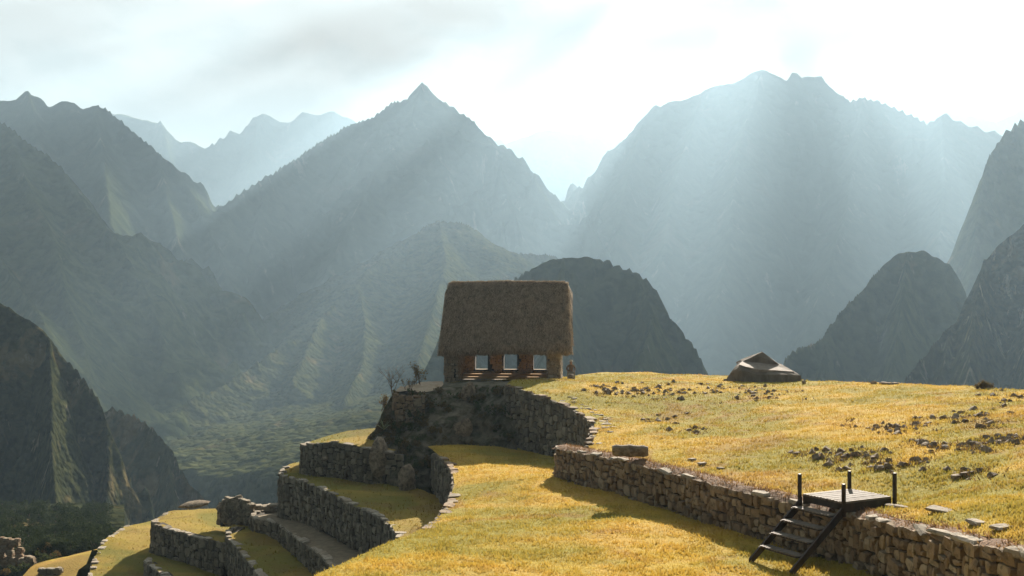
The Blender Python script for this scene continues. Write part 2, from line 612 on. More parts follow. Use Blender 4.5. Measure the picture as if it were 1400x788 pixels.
Mountain([[(1220, 190, 5600), (1262, 154, 5500), (1275, 143, 5500), (1285, 138, 5500), (1292, 142, 5500), (1298, 147, 5500), (1310, 153, 5500), (1320, 159, 5500), (1328, 157, 5500),
           (1345, 160, 5500), (1360, 166, 5500), (1385, 155, 5500), (1400, 146, 5500), (1430, 146, 5500), (1520, 190, 5500)]],
         1.1, rough=0.4, nscale=500, jag=10, seed=3).build('mountain', FAR, 14, margin=700)
# the long ridge at the left
Mountain([[(-260, 150, 2900), (-60, 150, 2700), (0, 134, 2600), (22, 135, 2600), (30, 126, 2600), (37, 120, 2600), (45, 128, 2600), (58, 132, 2600), (64, 144, 2600),
           (75, 140, 2600), (92, 134, 2600), (102, 136, 2600), (115, 146, 2600), (132, 141, 2600), (145, 147, 2580), (160, 160, 2560), (185, 180, 2520),
           (215, 205, 2480), (240, 230, 2430), (262, 262, 2380), (285, 310, 2300), (320, 400, 2000), (345, 470, 1750)],
          [(132, 141, 2600), (150, 300, 2000), (210, 450, 1550), (215, 540, 1350)], [(37, 120, 2600), (70, 260, 2150), (130, 420, 1600)],
          [(215, 205, 2480), (250, 360, 2050), (290, 500, 1600)]],
         1.05, rough=0.55, nscale=260, jag=9, seed=4).build('mountain', FAR, 8, margin=800, lim=(-1900, 300, 1000, 3400))
# the peak in the middle
Mountain([[(190, 520, 1600), (190, 450, 1800), (205, 400, 2000), (235, 335, 2250), (282, 294, 2450), (321, 266, 2600), (368, 237, 2800), (400, 217, 2900), (436, 192, 3000), (460, 178, 3050),
           (489, 163, 3100), (511, 158, 3130), (534, 139, 3160), (545, 137, 3180), (557, 133, 3190), (564, 122, 3200), (572, 112, 3200), (578, 109, 3200), (584, 113, 3200),
           (592, 123, 3200), (604, 136, 3200), (615, 141, 3190), (632, 153, 3180), (648, 164, 3160), (652, 171, 3150), (665, 184, 3120), (680, 196, 3090), (694, 200, 3070),
           (705, 209, 3050), (722, 232, 3030), (735, 256, 3010), (750, 278, 3000), (763, 302, 2990), (774, 330, 2980), (782, 365, 2960)],
          [(420, 330, 2500), (470, 260, 2700), (518, 226, 2750), (545, 228, 2750), (571, 233, 2720), (589, 250, 2690), (604, 262, 2670), (616, 280, 2640), (628, 296, 2600), (690, 380, 2500)],
          [(578, 109, 3200), (560, 170, 2950), (518, 226, 2750)], [(518, 226, 2750), (440, 380, 2200), (360, 480, 1750)],
          [(665, 184, 3120), (690, 260, 2850), (720, 350, 2600)], [(368, 237, 2800), (330, 400, 2150), (260, 520, 1700)]],
         1.15, rough=0.6, nscale=240, jag=8, seed=5).build('mountain', FAR, 8.5, margin=700, lim=(-1700, 500, 1100, 3700))
# the massif at the right
Mountain([[(765, 320, 3350), (778, 288, 3400), (800, 262, 3450), (820, 235, 3500), (845, 200, 3550), (868, 172, 3600), (880, 160, 3600), (895, 143, 3600), (903, 146, 3600), (915, 139, 3600),
           (935, 137, 3600), (955, 128, 3600), (975, 118, 3600), (1005, 113, 3600), (1020, 105, 3600), (1030, 98, 3600), (1042, 95, 3600), (1055, 100, 3600), (1068, 106, 3600),
           (1076, 112, 3600), (1083, 99, 3600), (1090, 100, 3600), (1096, 106, 3600), (1106, 105, 3600), (1124, 104, 3600), (1132, 118, 3600), (1140, 125, 3590), (1150, 128, 3580),
           (1162, 137, 3560), (1180, 132, 3540), (1200, 135, 3520), (1225, 146, 3500), (1250, 157, 3480), (1268, 168, 3460), (1280, 160, 3450), (1290, 153, 3450),
           (1310, 164, 3440), (1335, 173, 3430), (1362, 179, 3420), (1420, 200, 3400), (1500, 240, 3400)],
          [(1042, 95, 3600), (1010, 200, 3150), (1000, 300, 2700), (975, 450, 2150)], [(1180, 132, 3540), (1160, 280, 2900), (1110, 440, 2200)],
          [(880, 160, 3600), (850, 280, 3050), (835, 390, 2550)], [(1290, 153, 3450), (1290, 300, 2700), (1260, 420, 2200)], [(960, 126, 3600), (920, 260, 3050), (900, 400, 2500)]],
         1.2, rough=0.48, nscale=260, jag=6, seed=6).build('mountain', FAR, 9, margin=800, lim=(-100, 2600, 1500, 4200))
Mountain([[(1290, 520, 1080), (1318, 440, 1160), (1330, 360, 1240), (1338, 290, 1300), (1343, 250, 1330), (1348, 224, 1350), (1355, 206, 1365), (1368, 187, 1375), (1383, 172, 1380), (1400, 158, 1390), (1450, 138, 1400), (1600, 120, 1400)]],
         2.8, rough=0.3, nscale=120, jag=3, seed=7, canopy=3, csize=9).build('mountain', MID, 5, margin=330, lim=(380, 1300, 860, 1750))
# the slope at the left, closer
Mountain([[(-300, 60, 1600), (-120, 110, 1430), (0, 166, 1300), (46, 201, 1270), (86, 231, 1250), (118, 281, 1200), (160, 330, 1150), (200, 400, 1080), (225, 470, 1020), (215, 560, 930), (190, 620, 850)],
          [(10, 180, 1285), (40, 262, 1150), (75, 330, 1060), (88, 400, 960), (115, 480, 860), (130, 560, 760)], [(-80, 140, 1380), (-40, 300, 1100), (10, 370, 950), (60, 440, 820)]],
         1.0, rough=0.5, nscale=150, jag=4, seed=8, canopy=6.0, csize=14).build('mountain', MID, 4.5, margin=420, lim=(-1100, -150, 560, 1700))
# the forested ridge in the middle of the valley
Mountain([[(760, 352, 1750), (735, 350, 1720), (700, 346, 1700), (690, 343, 1690), (650, 315, 1640), (625, 304, 1610), (600, 302, 1600), (585, 308, 1580), (560, 330, 1540), (530, 352, 1470), (500, 372, 1400), (488, 392, 1360), (470, 404, 1330),
           (440, 434, 1250), (415, 462, 1190), (380, 478, 1140), (340, 506, 1070), (300, 530, 1010), (260, 548, 960), (222, 572, 910), (205, 600, 860)],
          [(600, 302, 1600), (610, 360, 1420), (590, 430, 1200), (570, 500, 1010)], [(488, 392, 1360), (500, 440, 1230), (495, 500, 1080), (470, 550, 950)],
          [(690, 343, 1690), (680, 400, 1450), (640, 460, 1200)], [(440, 434, 1250), (400, 520, 1050)]],
         0.62, rough=0.26, nscale=130, jag=3, seed=10, canopy=6.5, csize=12).build('forest_hill', HILLF, 3.6, margin=330, lim=(-520, 130, 640, 1750))
# the forested shelf below it
slope_f = tps([P(215, 598, 900), P(300, 588, 900), P(420, 575, 900), P(560, 545, 900), P(700, 520, 900), P(250, 640, 700), P(330, 640, 690), P(430, 610, 700), P(560, 580, 700), P(700, 560, 700),
               P(300, 700, 560), P(400, 690, 540), P(560, 640, 520), P(720, 620, 520)], 0.0)


def forest_shelf():
    xs, ys = np.meshgrid(np.arange(-360, 60, 2.0), np.arange(430, 1010, 2.0), indexing='ij')
    z = slope_f(xs, ys) + 5.0 * fbm(xs, ys, 90, 4, 41)
    z += 4.6 * cells(xs, ys, 7.5, 5) * np.clip(0.7 + 0.8 * fbm(xs, ys, 60, 3, 12), 0.3, 1.3)
    px, py = pix(xs, ys, z)
    gorge = np.clip((py - (652 + 0.02 * (px - 300) + 14 * fbm(xs, ys, 40, 3, 2))) / 40, 0, 1)
    z -= gorge * 130
    idx = np.arange(xs.size).reshape(xs.shape)
    q = np.stack([idx[:-1, :-1], idx[1:, :-1], idx[1:, 1:], idx[:-1, 1:]], -1).reshape(-1, 4)
    return fast_mesh('forest_slope', np.stack([xs.ravel(), ys.ravel(), z.ravel()], 1), q, True)


struct('forest_slope', forest_shelf(), HILLF)
# dome behind the house, dome and cliff at the right, cliffs at the left
Mountain([[(600, 460, 860), (640, 415, 900), (680, 390, 930), (700, 383, 940), (725, 365, 950), (745, 356, 950), (770, 351, 950), (800, 349, 950), (822, 352, 950), (845, 362, 945), (870, 371, 940),
           (885, 381, 935), (897, 396, 930), (906, 416, 925), (920, 436, 915), (935, 456, 905), (948, 471, 895), (958, 490, 885), (964, 515, 870)],
          [(870, 371, 940), (893, 430, 860), (885, 470, 800), (862, 510, 740)], [(770, 351, 950), (760, 430, 830), (740, 500, 720)]],
         2.1, rough=0.32, nscale=70, jag=2.2, seed=11, canopy=2.5, csize=8).build('mountain', MID, 3.0, margin=170)
Mountain([[(1062, 530, 880), (1072, 495, 900), (1080, 480, 905), (1095, 473, 910), (1110, 469, 920), (1125, 459, 930), (1133, 446, 940), (1148, 426, 950), (1160, 412, 960), (1175, 398, 970), (1190, 382, 985), (1205, 365, 1000),
           (1222, 350, 1000), (1240, 344, 1000), (1262, 344, 1000), (1282, 352, 1000), (1300, 365, 1000), (1312, 382, 1000), (1319, 398, 1000), (1330, 440, 1000), (1338, 500, 1000)],
          [(1137, 442, 942), (1128, 480, 900), (1120, 530, 850)], [(1240, 344, 1000), (1232, 430, 900), (1215, 520, 800)]],
         2.6, rough=0.35, nscale=60, jag=2.4, seed=12, canopy=2.0, csize=7).build('mountain', MID, 2.6, margin=150)
Mountain([[(1225, 540, 540), (1236, 520, 560), (1246, 504, 570), (1265, 484, 580), (1282, 462, 590), (1300, 442, 600), (1311, 428, 600), (1322, 400, 600), (1335, 375, 600), (1346, 354, 600), (1360, 335, 600), (1380, 316, 600),
           (1400, 303, 600), (1450, 280, 600), (1540, 268, 600)], [(1346, 354, 600), (1330, 440, 540), (1325, 520, 490)], [(1300, 442, 600), (1295, 480, 560), (1280, 540, 520)], [(1450, 280, 600), (1420, 420, 520), (1410, 520, 450)]],
         2.7, rough=0.36, nscale=45, jag=1.8, seed=13, canopy=1.6, csize=6).build('cliff', NEARF, 1.8, margin=100, lim=(150, 420, 400, 720))
cliff_left = Mountain([[(-160, 360, 270), (-80, 395, 265), (0, 415, 260), (20, 427, 260), (40, 439, 260), (58, 453, 260), (70, 466, 260), (78, 479, 260), (90, 493, 260), (105, 513, 259), (122, 534, 258), (136, 552, 257), (145, 574, 255),
                        (148, 620, 250), (146, 680, 240), (140, 740, 225)],
                       [(66, 462, 260), (70, 520, 246), (70, 600, 228), (76, 690, 202), (95, 770, 178)]],
                      2.9, rough=0.62, nscale=17, jag=0.9, seed=14, canopy=1.7, csize=3.2, floor=-150)
cliff_left.build('cliff', CLOSEF, 0.6, margin=42, lim=(-175, -70, 165, 300))
Mountain([[(128, 575, 430), (140, 560, 430), (150, 557, 430), (170, 563, 428), (190, 572, 425), (206, 583, 420), (221, 600, 415), (236, 621, 408), (247, 646, 400), (262, 666, 392), (278, 683, 385), (292, 698, 378), (310, 740, 360)],
          [(228, 608, 412), (232, 660, 380), (240, 720, 350)]],
         2.6, rough=0.36, nscale=40, jag=1.3, seed=15, canopy=1.8, csize=5, floor=-230).build('cliff', NEARF, 1.2, margin=60, lim=(-230, -60, 320, 480))

# ------------------------------------------------------------------ ground: terraces and meadow
lw_px = [(755, 612, 43), (800, 620, 40), (860, 632, 36.5), (940, 652, 33), (1000, 668, 30), (1060, 682, 28.3), (1130, 698, 26.6), (1180, 707, 24.6), (1300, 735, 20.5), (1400, 757, 18)]
LOW = [P(*q) for q in lw_px] + [(9.9, 14, -4.05), (10.6, 8, -3.9), (11, 0, -3.8)]
bay_px = [(690, 526, 59), (720, 535, 57), (760, 549, 54), (790, 564, 51), (809, 578, 47.5), (809, 592, 44.5), (800, 610, 41.3)]
BAY = [P(*q) for q in bay_px]
lawn_edge_px = [(430, 788, 24), (482, 764, 26.5), (540, 740, 29.5), (580, 722, 32.8), (603, 704, 35.8), (616, 684, 40), (621, 660, 44), (617, 640, 49), (600, 622, 54)]
LEDGE_L = [P(*q) for q in lawn_edge_px]
lawn_pts = [(p[0] - (0.0 if i else 0.0), p[1], p[2] - 1.27) for i, p in enumerate(LOW)] + LEDGE_L + \
    [(-6.4, 16, -5.9), (-8, 5, -5.7), (0, 15, -5.75), (0, 2, -5.5), P(650, 603, 60), P(705, 622, 55), (2.2, 50, -7.1), (3.0, 44, -6.9), P(640, 640, 48.5), P(745, 647, 43.3), P(700, 700, 35.5), P(800, 760, 26.5), (6.9, 23.9, -6.22), (6.2, 25.3, -6.2)]
lawn_f = tps(lawn_pts, 0.02)
LAWN = [(-8, 0)] + [(-6.4, 16)] + [p[:2] for p in LEDGE_L] + [P(585, 612, 57.5)[:2], P(640, 603, 62)[:2], P(700, 612, 60)[:2]] + \
    [(p[0] + 0.25, p[1]) for p in BAY[1:]] + [(p[0] + 0.2, p[1] + 0.1) for p in LOW[1:]]
meadow_pts = list(BAY) + list(LOW) + [P(830, 511, 80), P(900, 511, 78), P(1000, 515, 72), P(1100, 522, 64), P(1230, 526, 58), P(1320, 530, 53), P(1400, 535, 48), (30, 40, -3.0), (10.5, 20.4, -3.95), (22, 20, -2.8),
                                      P(775, 518, 72), P(690, 520, 68), P(620, 524, 66), P(700, 519, 76), P(900, 575, 50), P(1000, 600, 42), P(1200, 620, 33), P(1400, 640, 26.5), P(1100, 560, 49), P(1300, 570, 40), (9.3, 27.3, -4.82), (9.95, 25.9, -4.78), (9.2, 24.4, -4.72), (10.6, 26.8, -4.75)]
meadow_f = tps(meadow_pts, 0.02)
MEAD = [(p[0] + 0.32, p[1] + 0.12) for p in LOW[::-1][:-1]] + [(p[0] + 0.12, p[1]) for p in BAY[::-1]] + [(0.4, 67.2), (-2.0, 67.7), (-4.5, 68.1), (-4.4, 75), (0, 77), P(775, 512, 78)[:2], P(830, 511, 82)[:2],
       P(900, 511, 79)[:2], P(1000, 515, 73)[:2], P(1100, 522, 65.5)[:2], P(1230, 526, 59)[:2], P(1320, 530, 54)[:2], P(1400, 535, 49)[:2], P(1500, 540, 44)[:2], (30, 34), (32, 20), (30, 0)]


def relief(x, y, amp, ns, seed):
    return amp * fbm(x, y, ns, 4, seed) + 0.35 * amp * fbm(x, y, 0.8, 3, seed + 11)


def sheet(poly, hf, step, amp=0.0, ns=1.5, seed=0, edge_drop=0.0):
    """a triangulated ground sheet that fills the outline exactly"""
    pl = []
    n = len(poly)
    for i in range(n):
        a, b = np.array(poly[i][:2]), np.array(poly[(i + 1) % n][:2])
        k = max(1, int(np.linalg.norm(b - a) / step))
        for j in range(k):
            pl.append(a + (b - a) * j / k)
    pl = np.array(pl)
    x0, y0 = pl.min(0)
    x1, y1 = pl.max(0)
    gx, gy = np.meshgrid(np.arange(x0, x1, step), np.arange(y0, y1, step), indexing='ij')
    gx = gx + rng.uniform(-.3, .3, gx.shape) * step
    gy = gy + rng.uniform(-.3, .3, gy.shape) * step
    d, _ = seg_dist([tuple(p) for p in pl[::max(1, int(1))]], gx, gy) if len(pl) < 400 else seg_dist([tuple(q) for q in poly], gx, gy)
    m = inside(pl, gx, gy) & (d > step * 0.5)
    pts = np.concatenate([pl, np.stack([gx[m], gy[m]], 1)])
    r = delaunay_2d_cdt([Vector(p) for p in pts], [], [list(range(len(pl)))], 1, 1e-5)
    v = np.array([(p.x, p.y) for p in r[0]])
    z = hf(v[:, 0], v[:, 1])
    if amp:
        z = z + relief(v[:, 0], v[:, 1], amp, ns, seed)
    return np.c_[v, z], np.array([list(t) for t in r[2] if len(t) == 3])


lv, lf = sheet(LAWN, lawn_f, 0.3, 0.10, 2.6, 3)
struct('lawn', fast_mesh('lawn', lv, lf, True), GRASS)
mv, mf = sheet(MEAD, meadow_f, 0.42, 0.16, 4.0, 6)
struct('meadow', fast_mesh('meadow', mv, mf, True), MEADOW)


def meadow_z(x, y):
    return float(meadow_f(np.array([x]), np.array([y]))[0] + relief(np.array([x]), np.array([y]), 0.16, 4.0, 6)[0])


def lawn_z(x, y):
    return float(lawn_f(np.array([x]), np.array([y]))[0] + relief(np.array([x]), np.array([y]), 0.10, 2.6, 3)[0])


TERR = []          # outlines with heights, for the hillside under everything


def terrace(name, pxs, extra=(), m=DRYGRASS, step=0.5, seed=0):
    pts = [P(*q) for q in pxs] + list(extra)
    f = tps(pts, 0.05)
    v, t = sheet(pts, f, step, 0.12, 2.4, seed)
    TERR.append((pts, f))
    return struct(name, fast_mesh(name, v, t, True), m), f


TERR.append(([(*p, float(lawn_f(p[0], p[1]))) for p in LAWN], lawn_f))
TERR.append(([(*p, float(meadow_f(p[0], p[1]))) for p in MEAD], meadow_f))
_, t1_f = terrace('terrace', [(412, 609, 62), (455, 604, 60), (494, 612, 58), (535, 618, 57), (562, 610, 60), (560, 590, 64), (522, 584, 66), (476, 589, 67), (440, 599, 66)], seed=1)
_, a_f = terrace('terrace', [(384, 652, 61), (400, 654, 59.5), (425, 662, 56.5), (450, 673, 53.5), (480, 690, 50), (510, 702, 47.5), (530, 714, 45.5), (545, 735, 41.5), (560, 790, 34)] +
                 [(620, 780, 36), (625, 720, 42), (640, 700, 46), (620, 690, 52), (575, 668, 55), (505, 660, 58), (412, 644, 63), (412, 630, 67), (388, 638, 64)], seed=2)
_, b_f = terrace('path', [(343, 708, 61), (375, 713, 59.5), (401, 732, 54.7), (423, 747, 51), (445, 764, 47.5), (470, 800, 42)] + [(540, 800, 43), (545, 760, 48), (520, 735, 52), (443, 712, 57), (384, 700, 64), (350, 690, 66)], m=PATH, seed=3)
_, c_f = terrace('terrace', [(307, 730, 60.3), (326, 751, 56.2), (350, 781, 51.2), (372, 820, 46)] + [(450, 820, 46), (440, 775, 51), (405, 745, 57), (350, 716, 64), (322, 712, 66)], seed=4)
_, d_f = terrace('terrace', [(207, 714, 66.6), (230, 724, 64.8), (270, 735, 62.5), (306, 742, 60.5), (335, 740, 62), (345, 705, 72), (300, 694, 73), (262, 697, 73), (231, 699, 71)], seed=5)
_, g_f = terrace('terrace', [(200, 768, 62.5), (222, 786, 59), (240, 815, 55)] + [(420, 830, 55), (330, 770, 66), (215, 748, 70), (203, 752, 68)], seed=6)
_, e_f = terrace('terrace', [(140, 741, 70), (128, 765, 66), (118, 800, 61)] + [(255, 830, 58), (260, 745, 70), (210, 712, 80), (172, 720, 77)], seed=7)
_, f_f = terrace('terrace', [(20, 800, 74), (50, 770, 80), (85, 764, 84), (125, 757, 87), (150, 745, 86), (160, 790, 74)], m=grass_sheet('reddish_grass', 1.7), seed=8)


def hillside():
    xs, ys = np.meshgrid(np.arange(-120, 95, 1.3), np.arange(-40, 200, 1.3), indexing='ij')
    zo = np.full(xs.shape, -1e9)
    zi = np.full(xs.shape, 1e9)
    for pts, f in TERR:
        d, bz = seg_dist(pts, xs, ys)
        ins = inside(np.array([p[:2] for p in pts]), xs, ys)
        zo = np.maximum(zo, bz - 0.8 - 1.7 * d)
        near = ins | (d < 1.4)
        zt = np.where(ins, f(xs, ys), bz)
        zi = np.where(near, np.minimum(zi, zt - 0.9), zi)
    z = np.where(zi < 1e8, zi, zo) + np.where(zi < 1e8, 0, 0.5 * fbm(xs, ys, 6, 4, 8))
    z = np.maximum(z, -170)
    idx = np.arange(xs.size).reshape(xs.shape)
    q = np.stack([idx[:-1, :-1], idx[1:, :-1], idx[1:, 1:], idx[:-1, 1:]], -1).reshape(-1, 4)
    return fast_mesh('hillside', np.stack([xs.ravel(), ys.ravel(), z.ravel()], 1), q, True)


struct('hillside', hillside(), NEARF)


def hill_tail():
    """the flanks of the spur that carries the terraces, down to the valley"""
    v, f = [], []
    ring = [(-120, -40), (95, -40), (95, 200), (-120, 200)]
    for k, (s, z) in enumerate(((1.0, -172), (2.4, FLOOR - 5))):
        for x, y in ring:
            v.append((-12 + (x + 12) * s, 80 + (y - 80) * s, z))
    for i in range(4):
        f.append((i, (i + 1) % 4, 4 + (i + 1) % 4, 4 + i))
    return fast_mesh('hill_flank', v, f)


struct('hill_flank', hill_tail(), NEARF)

# ------------------------------------------------------------------ stones and walls


def unit_stone(k, flat=False):
    """an irregular rounded block in a 2 x 2 x 2 box, 48 triangles"""
    r = random.Random(k)
    idx, v, f = {}, [], []
    for i in range(3):
        for j in range(3):
            for l in range(3):
                if (i, j, l) != (1, 1, 1):
                    p = Vector((i - 1, j - 1, l - 1))
                    if p.length > 1.1:
                        p = p * ((0.93, 0.85), (0.84, 0.74))[k % 2][p.length >= 1.6] * r.uniform(0.88, 1.08)
                    else:
                        p = p * r.uniform(0.88, 1.0)
                    p += Vector([r.uniform(-.1, .1) for _ in range(3)])
                    idx[i, j, l] = len(v)
                    v.append(p)
    for ax in range(3):
        for s in (0, 2):
            for i in range(2):
                for j in range(2):
                    q = []
                    for a, b in ((i, j), (i + 1, j), (i + 1, j + 1), (i, j + 1)):
                        c = [0, 0, 0]
                        c[ax], c[(ax + 1) % 3], c[(ax + 2) % 3] = s, a, b
                        q.append(idx[tuple(c)])
                    f.append(tuple(q if s else q[::-1]))
    return np.array([tuple(p) for p in v]), np.array(f)


UNITS = [unit_stone(100 + k) for k in range(14)]
_shared = {}


def stone_data(k, m):
    key = (k, m.name)
    if key not in _shared:
        me = fast_mesh('stone', *UNITS[k], smooth=False)
        me.materials.append(m)
        _shared[key] = me
    return _shared[key]


def place_stones(items, parent, m, limit=300, name='stone', minpx=10.0, stuff='stones'):
    """items: (centre, rotation matrix, half sizes). The ones that show largest become parts, the rest one joined part."""
    sc_ = []
    for c, rot, s in items:
        if c[1] < 2:
            continue
        px, py = pix(*c)
        size = 2 * max(s[0], s[2]) / c[1] * F
        vis = -12 < px < 1412 and py < 800
        sc_.append((size if vis else -1, c, rot, s))
    sc_.sort(key=lambda q: -q[0])
    rest = []
    nparts = 0
    for size, c, rot, s in sc_:
        k = random.randrange(len(UNITS))
        if size >= minpx and nparts < limit:
            o = bpy.data.objects.new(name, stone_data(k, m))
            C.objects.link(o)
            o.parent = parent
            o.matrix_local = Matrix.Translation(Vector(c) - parent.location) @ rot.to_4x4() @ Matrix.Diagonal((*s, 1))
            nparts += 1
        else:
            rest.append((k, c, rot, s))
    if rest:
        V, Fc, o = [], [], 0
        for k, c, rot, s in rest:
            v, f = UNITS[k]
            V.append((v * np.array(s)) @ np.array(rot).T + np.array(c) - np.array(parent.location))
            Fc.append(f + o)
            o += len(v)
        ob = link(stuff, fast_mesh(stuff, np.concatenate(V), np.concatenate(Fc)), m, parent)
        ob['kind'] = 'stuff'
    return nparts


def wall(label, line, cell=0.13, wmax=4, hmax=3, thick=0.55, m=STONE, cap=True, capm=CAPSTONE, limit=300, minpx=10, depth=0.15, name='stone_wall', smooth=2, grp=None, capgap=0.35, batter=0.10, shift=(0, 0), capw=(0.35, 0.8)):
    """rubble wall: line = (x, y, ztop, zbottom); its face looks to the right of the direction of travel"""
    ln = smooth_line(line, smooth)
    s, p = resample(ln, 0.25)
    base = p[len(p) // 2]
    root = thing(name, label, 'wall', (base[0], base[1], base[3]), group=grp)
    t = np.gradient(p[:, :2], axis=0)
    t /= np.hypot(*t.T)[:, None] + 1e-9
    n = np.stack([t[:, 1], -t[:, 0]], 1)
    off = np.array(root.location)
    # core
    zt, zb = p[:, 2] - 0.07, p[:, 3] - 0.6
    rows = [np.c_[p[:, :2] + n * (batter - 0.07), zb], np.c_[p[:, :2] - n * 0.07, zt], np.c_[p[:, :2] - n * thick, zt], np.c_[p[:, :2] - n * thick, zb]]
    V = np.stack(rows, 1).reshape(-1, 3) - off
    k = len(p)
    Q = [(i * 4 + j, (i + 1) * 4 + j, (i + 1) * 4 + j + 1, i * 4 + j + 1) for i in range(k - 1) for j in range(3)]
    Q += [(0, 1, 2, 3), ((k - 1) * 4 + 3, (k - 1) * 4 + 2, (k - 1) * 4 + 1, (k - 1) * 4)]
    link('wall_core', fast_mesh('wall_core', V, Q), MORTAR, root)
    L = s[-1]
    H = p[:, 2] - p[:, 3]
    ns, nv = int(L / cell) + 1, int((H.max() + 0.25) / cell) + 1
    occ = np.zeros((ns, nv), bool)
    items = []
    for j in range(nv):
        for i in range(ns):
            if occ[i, j]:
                continue
            w_ = random.choice([2, 2, 3, 3, wmax, 1])
            h_ = random.choice([1, 2, 2, hmax])
            while w_ > 1 and (i + w_ > ns or occ[i:i + w_, j].any()):
                w_ -= 1
            while h_ > 1 and (j + h_ > nv or occ[i:i + w_, j:j + h_].any()):
                h_ -= 1
            occ[i:i + w_, j:j + h_] = True
            sm = (i + w_ / 2) * cell
            vm = (j + h_ / 2) * cell
            if sm > L:
                continue
            q = [np.interp(sm, s, p[:, a]) for a in range(4)]
            if vm > q[2] - q[3] + 0.1:
                continue
            tt = np.array([np.interp(sm, s, t[:, a]) for a in range(2)])
            tt /= np.hypot(*tt)
            nn = np.array([tt[1], -tt[0]])
            fr = vm / max(0.3, q[2] - q[3])
            pr = batter * fr + random.uniform(-.035, .045) - depth * 0.55
            c = (q[0] + nn[0] * pr, q[1] + nn[1] * pr, q[2] - vm)
            rot = Matrix(((tt[0], -nn[0], 0), (tt[1], -nn[1], 0), (0, 0, 1))) @ Matrix.Rotation(random.gauss(0, 0.10), 3, 'Y') @ Matrix.Rotation(random.gauss(0, .09), 3, 'Z')
            g = random.uniform(0.93, 1.05)
            items.append((c, rot, (w_ * cell * 0.5 * g, depth * random.uniform(0.8, 1.2), h_ * cell * 0.5 * g)))
    place_stones(items, root, m, limit, 'stone', minpx)
    if cap:
        caps = []
        a = 0.0
        while a < L:
            wd = random.uniform(*capw)
            if random.random() > capgap:
                sm = a + wd / 2
                q = [np.interp(sm, s, p[:, b]) for b in range(4)]
                tt = np.array([np.interp(sm, s, t[:, b]) for b in range(2)])
                tt /= np.hypot(*tt)
                nn = np.array([tt[1], -tt[0]])
                dp = random.uniform(0.13, 0.26)
                c = (q[0] - nn[0] * (dp - 0.09), q[1] - nn[1] * (dp - 0.09), q[2] + random.uniform(-0.02, 0.03))
                rot = Matrix(((tt[0], -nn[0], 0), (tt[1], -nn[1], 0), (0, 0, 1))) @ Matrix.Rotation(random.gauss(0, 0.05), 3, 'Y') @ Matrix.Rotation(random.gauss(0, .06), 3, 'X') @ Matrix.Rotation(random.gauss(0, .12), 3, 'Z')
                caps.append((c, rot, (wd * 0.52, dp, random.uniform(0.05, 0.085))))
            a += wd
        place_stones(caps, root, capm, 120, 'cap_stone', minpx, 'cap_stones')
    return root


def with_base(line, f, dz=0.0, off=(0, 0)):
    return [(x, y, z, float(f(np.array(x + off[0]), np.array(y + off[1]))) + dz) for x, y, z in line]


low_line = [(2.35, 43.6, LOW[0][2] + 0.02)] + LOW[:-2]
low_wall = wall('low rubble stone wall with pale capstones running from the lawn to the wooden steps', with_base(low_line, lawn_f, 0.0), 0.135, 4, 3, 0.6, STONE, minpx=9, smooth=2, capgap=0.5, capw=(0.3, 0.9))


def earth_strip():
    s, p = resample(smooth_line(LOW[:-2], 2), 0.2)
    t = np.gradient(p[:, :2], axis=0)
    t /= np.hypot(*t.T)[:, None]
    n = np.stack([t[:, 1], -t[:, 0]], 1)
    rows = []
    for o_, dz in ((0.02, -0.06), (-0.10, 0.02), (-0.28, 0.09), (-0.50, 0.11), (-0.75, 0.06), (-1.0, -0.10)):
        q = p[:, :2] + n * o_
        z = p[:, 2] + dz + 0.05 * fbm(q[:, 0] + 5, q[:, 1], 0.5, 3, 2)
        rows.append(np.c_[q, z])
    V = np.stack(rows, 1).reshape(-1, 3) - np.array(low_wall.location)
    k = len(rows)
    Q = [(i * k + j, (i + 1) * k + j, (i + 1) * k + j + 1, i * k + j + 1) for i in range(len(p) - 1) for j in range(k - 1)]
    link('earth_top', fast_mesh('earth_top', V, Q, True), EARTH, low_wall)


earth_strip()
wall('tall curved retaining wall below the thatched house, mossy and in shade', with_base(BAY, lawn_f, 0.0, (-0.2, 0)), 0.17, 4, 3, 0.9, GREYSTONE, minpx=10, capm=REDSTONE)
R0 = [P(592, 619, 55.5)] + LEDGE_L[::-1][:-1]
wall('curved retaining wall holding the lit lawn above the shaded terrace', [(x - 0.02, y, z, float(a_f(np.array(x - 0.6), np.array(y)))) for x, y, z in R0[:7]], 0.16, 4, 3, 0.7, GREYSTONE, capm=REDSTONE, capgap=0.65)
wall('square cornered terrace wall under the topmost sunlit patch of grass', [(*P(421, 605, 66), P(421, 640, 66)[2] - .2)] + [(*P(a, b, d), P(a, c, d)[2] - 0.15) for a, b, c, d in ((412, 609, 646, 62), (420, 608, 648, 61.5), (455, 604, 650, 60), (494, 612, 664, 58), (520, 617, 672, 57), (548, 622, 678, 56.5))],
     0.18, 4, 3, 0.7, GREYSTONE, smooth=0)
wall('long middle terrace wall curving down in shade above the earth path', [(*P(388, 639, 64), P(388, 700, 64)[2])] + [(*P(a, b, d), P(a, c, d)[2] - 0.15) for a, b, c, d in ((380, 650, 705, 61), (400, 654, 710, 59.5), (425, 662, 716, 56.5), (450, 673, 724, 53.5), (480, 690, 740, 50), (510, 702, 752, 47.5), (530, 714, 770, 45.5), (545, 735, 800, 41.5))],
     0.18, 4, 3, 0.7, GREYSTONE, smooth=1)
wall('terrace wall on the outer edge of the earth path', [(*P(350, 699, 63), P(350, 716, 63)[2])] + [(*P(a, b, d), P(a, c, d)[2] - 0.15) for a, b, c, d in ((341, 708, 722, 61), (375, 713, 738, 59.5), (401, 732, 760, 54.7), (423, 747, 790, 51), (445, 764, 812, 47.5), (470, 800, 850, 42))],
     0.17, 4, 3, 0.6, GREYSTONE, smooth=1)
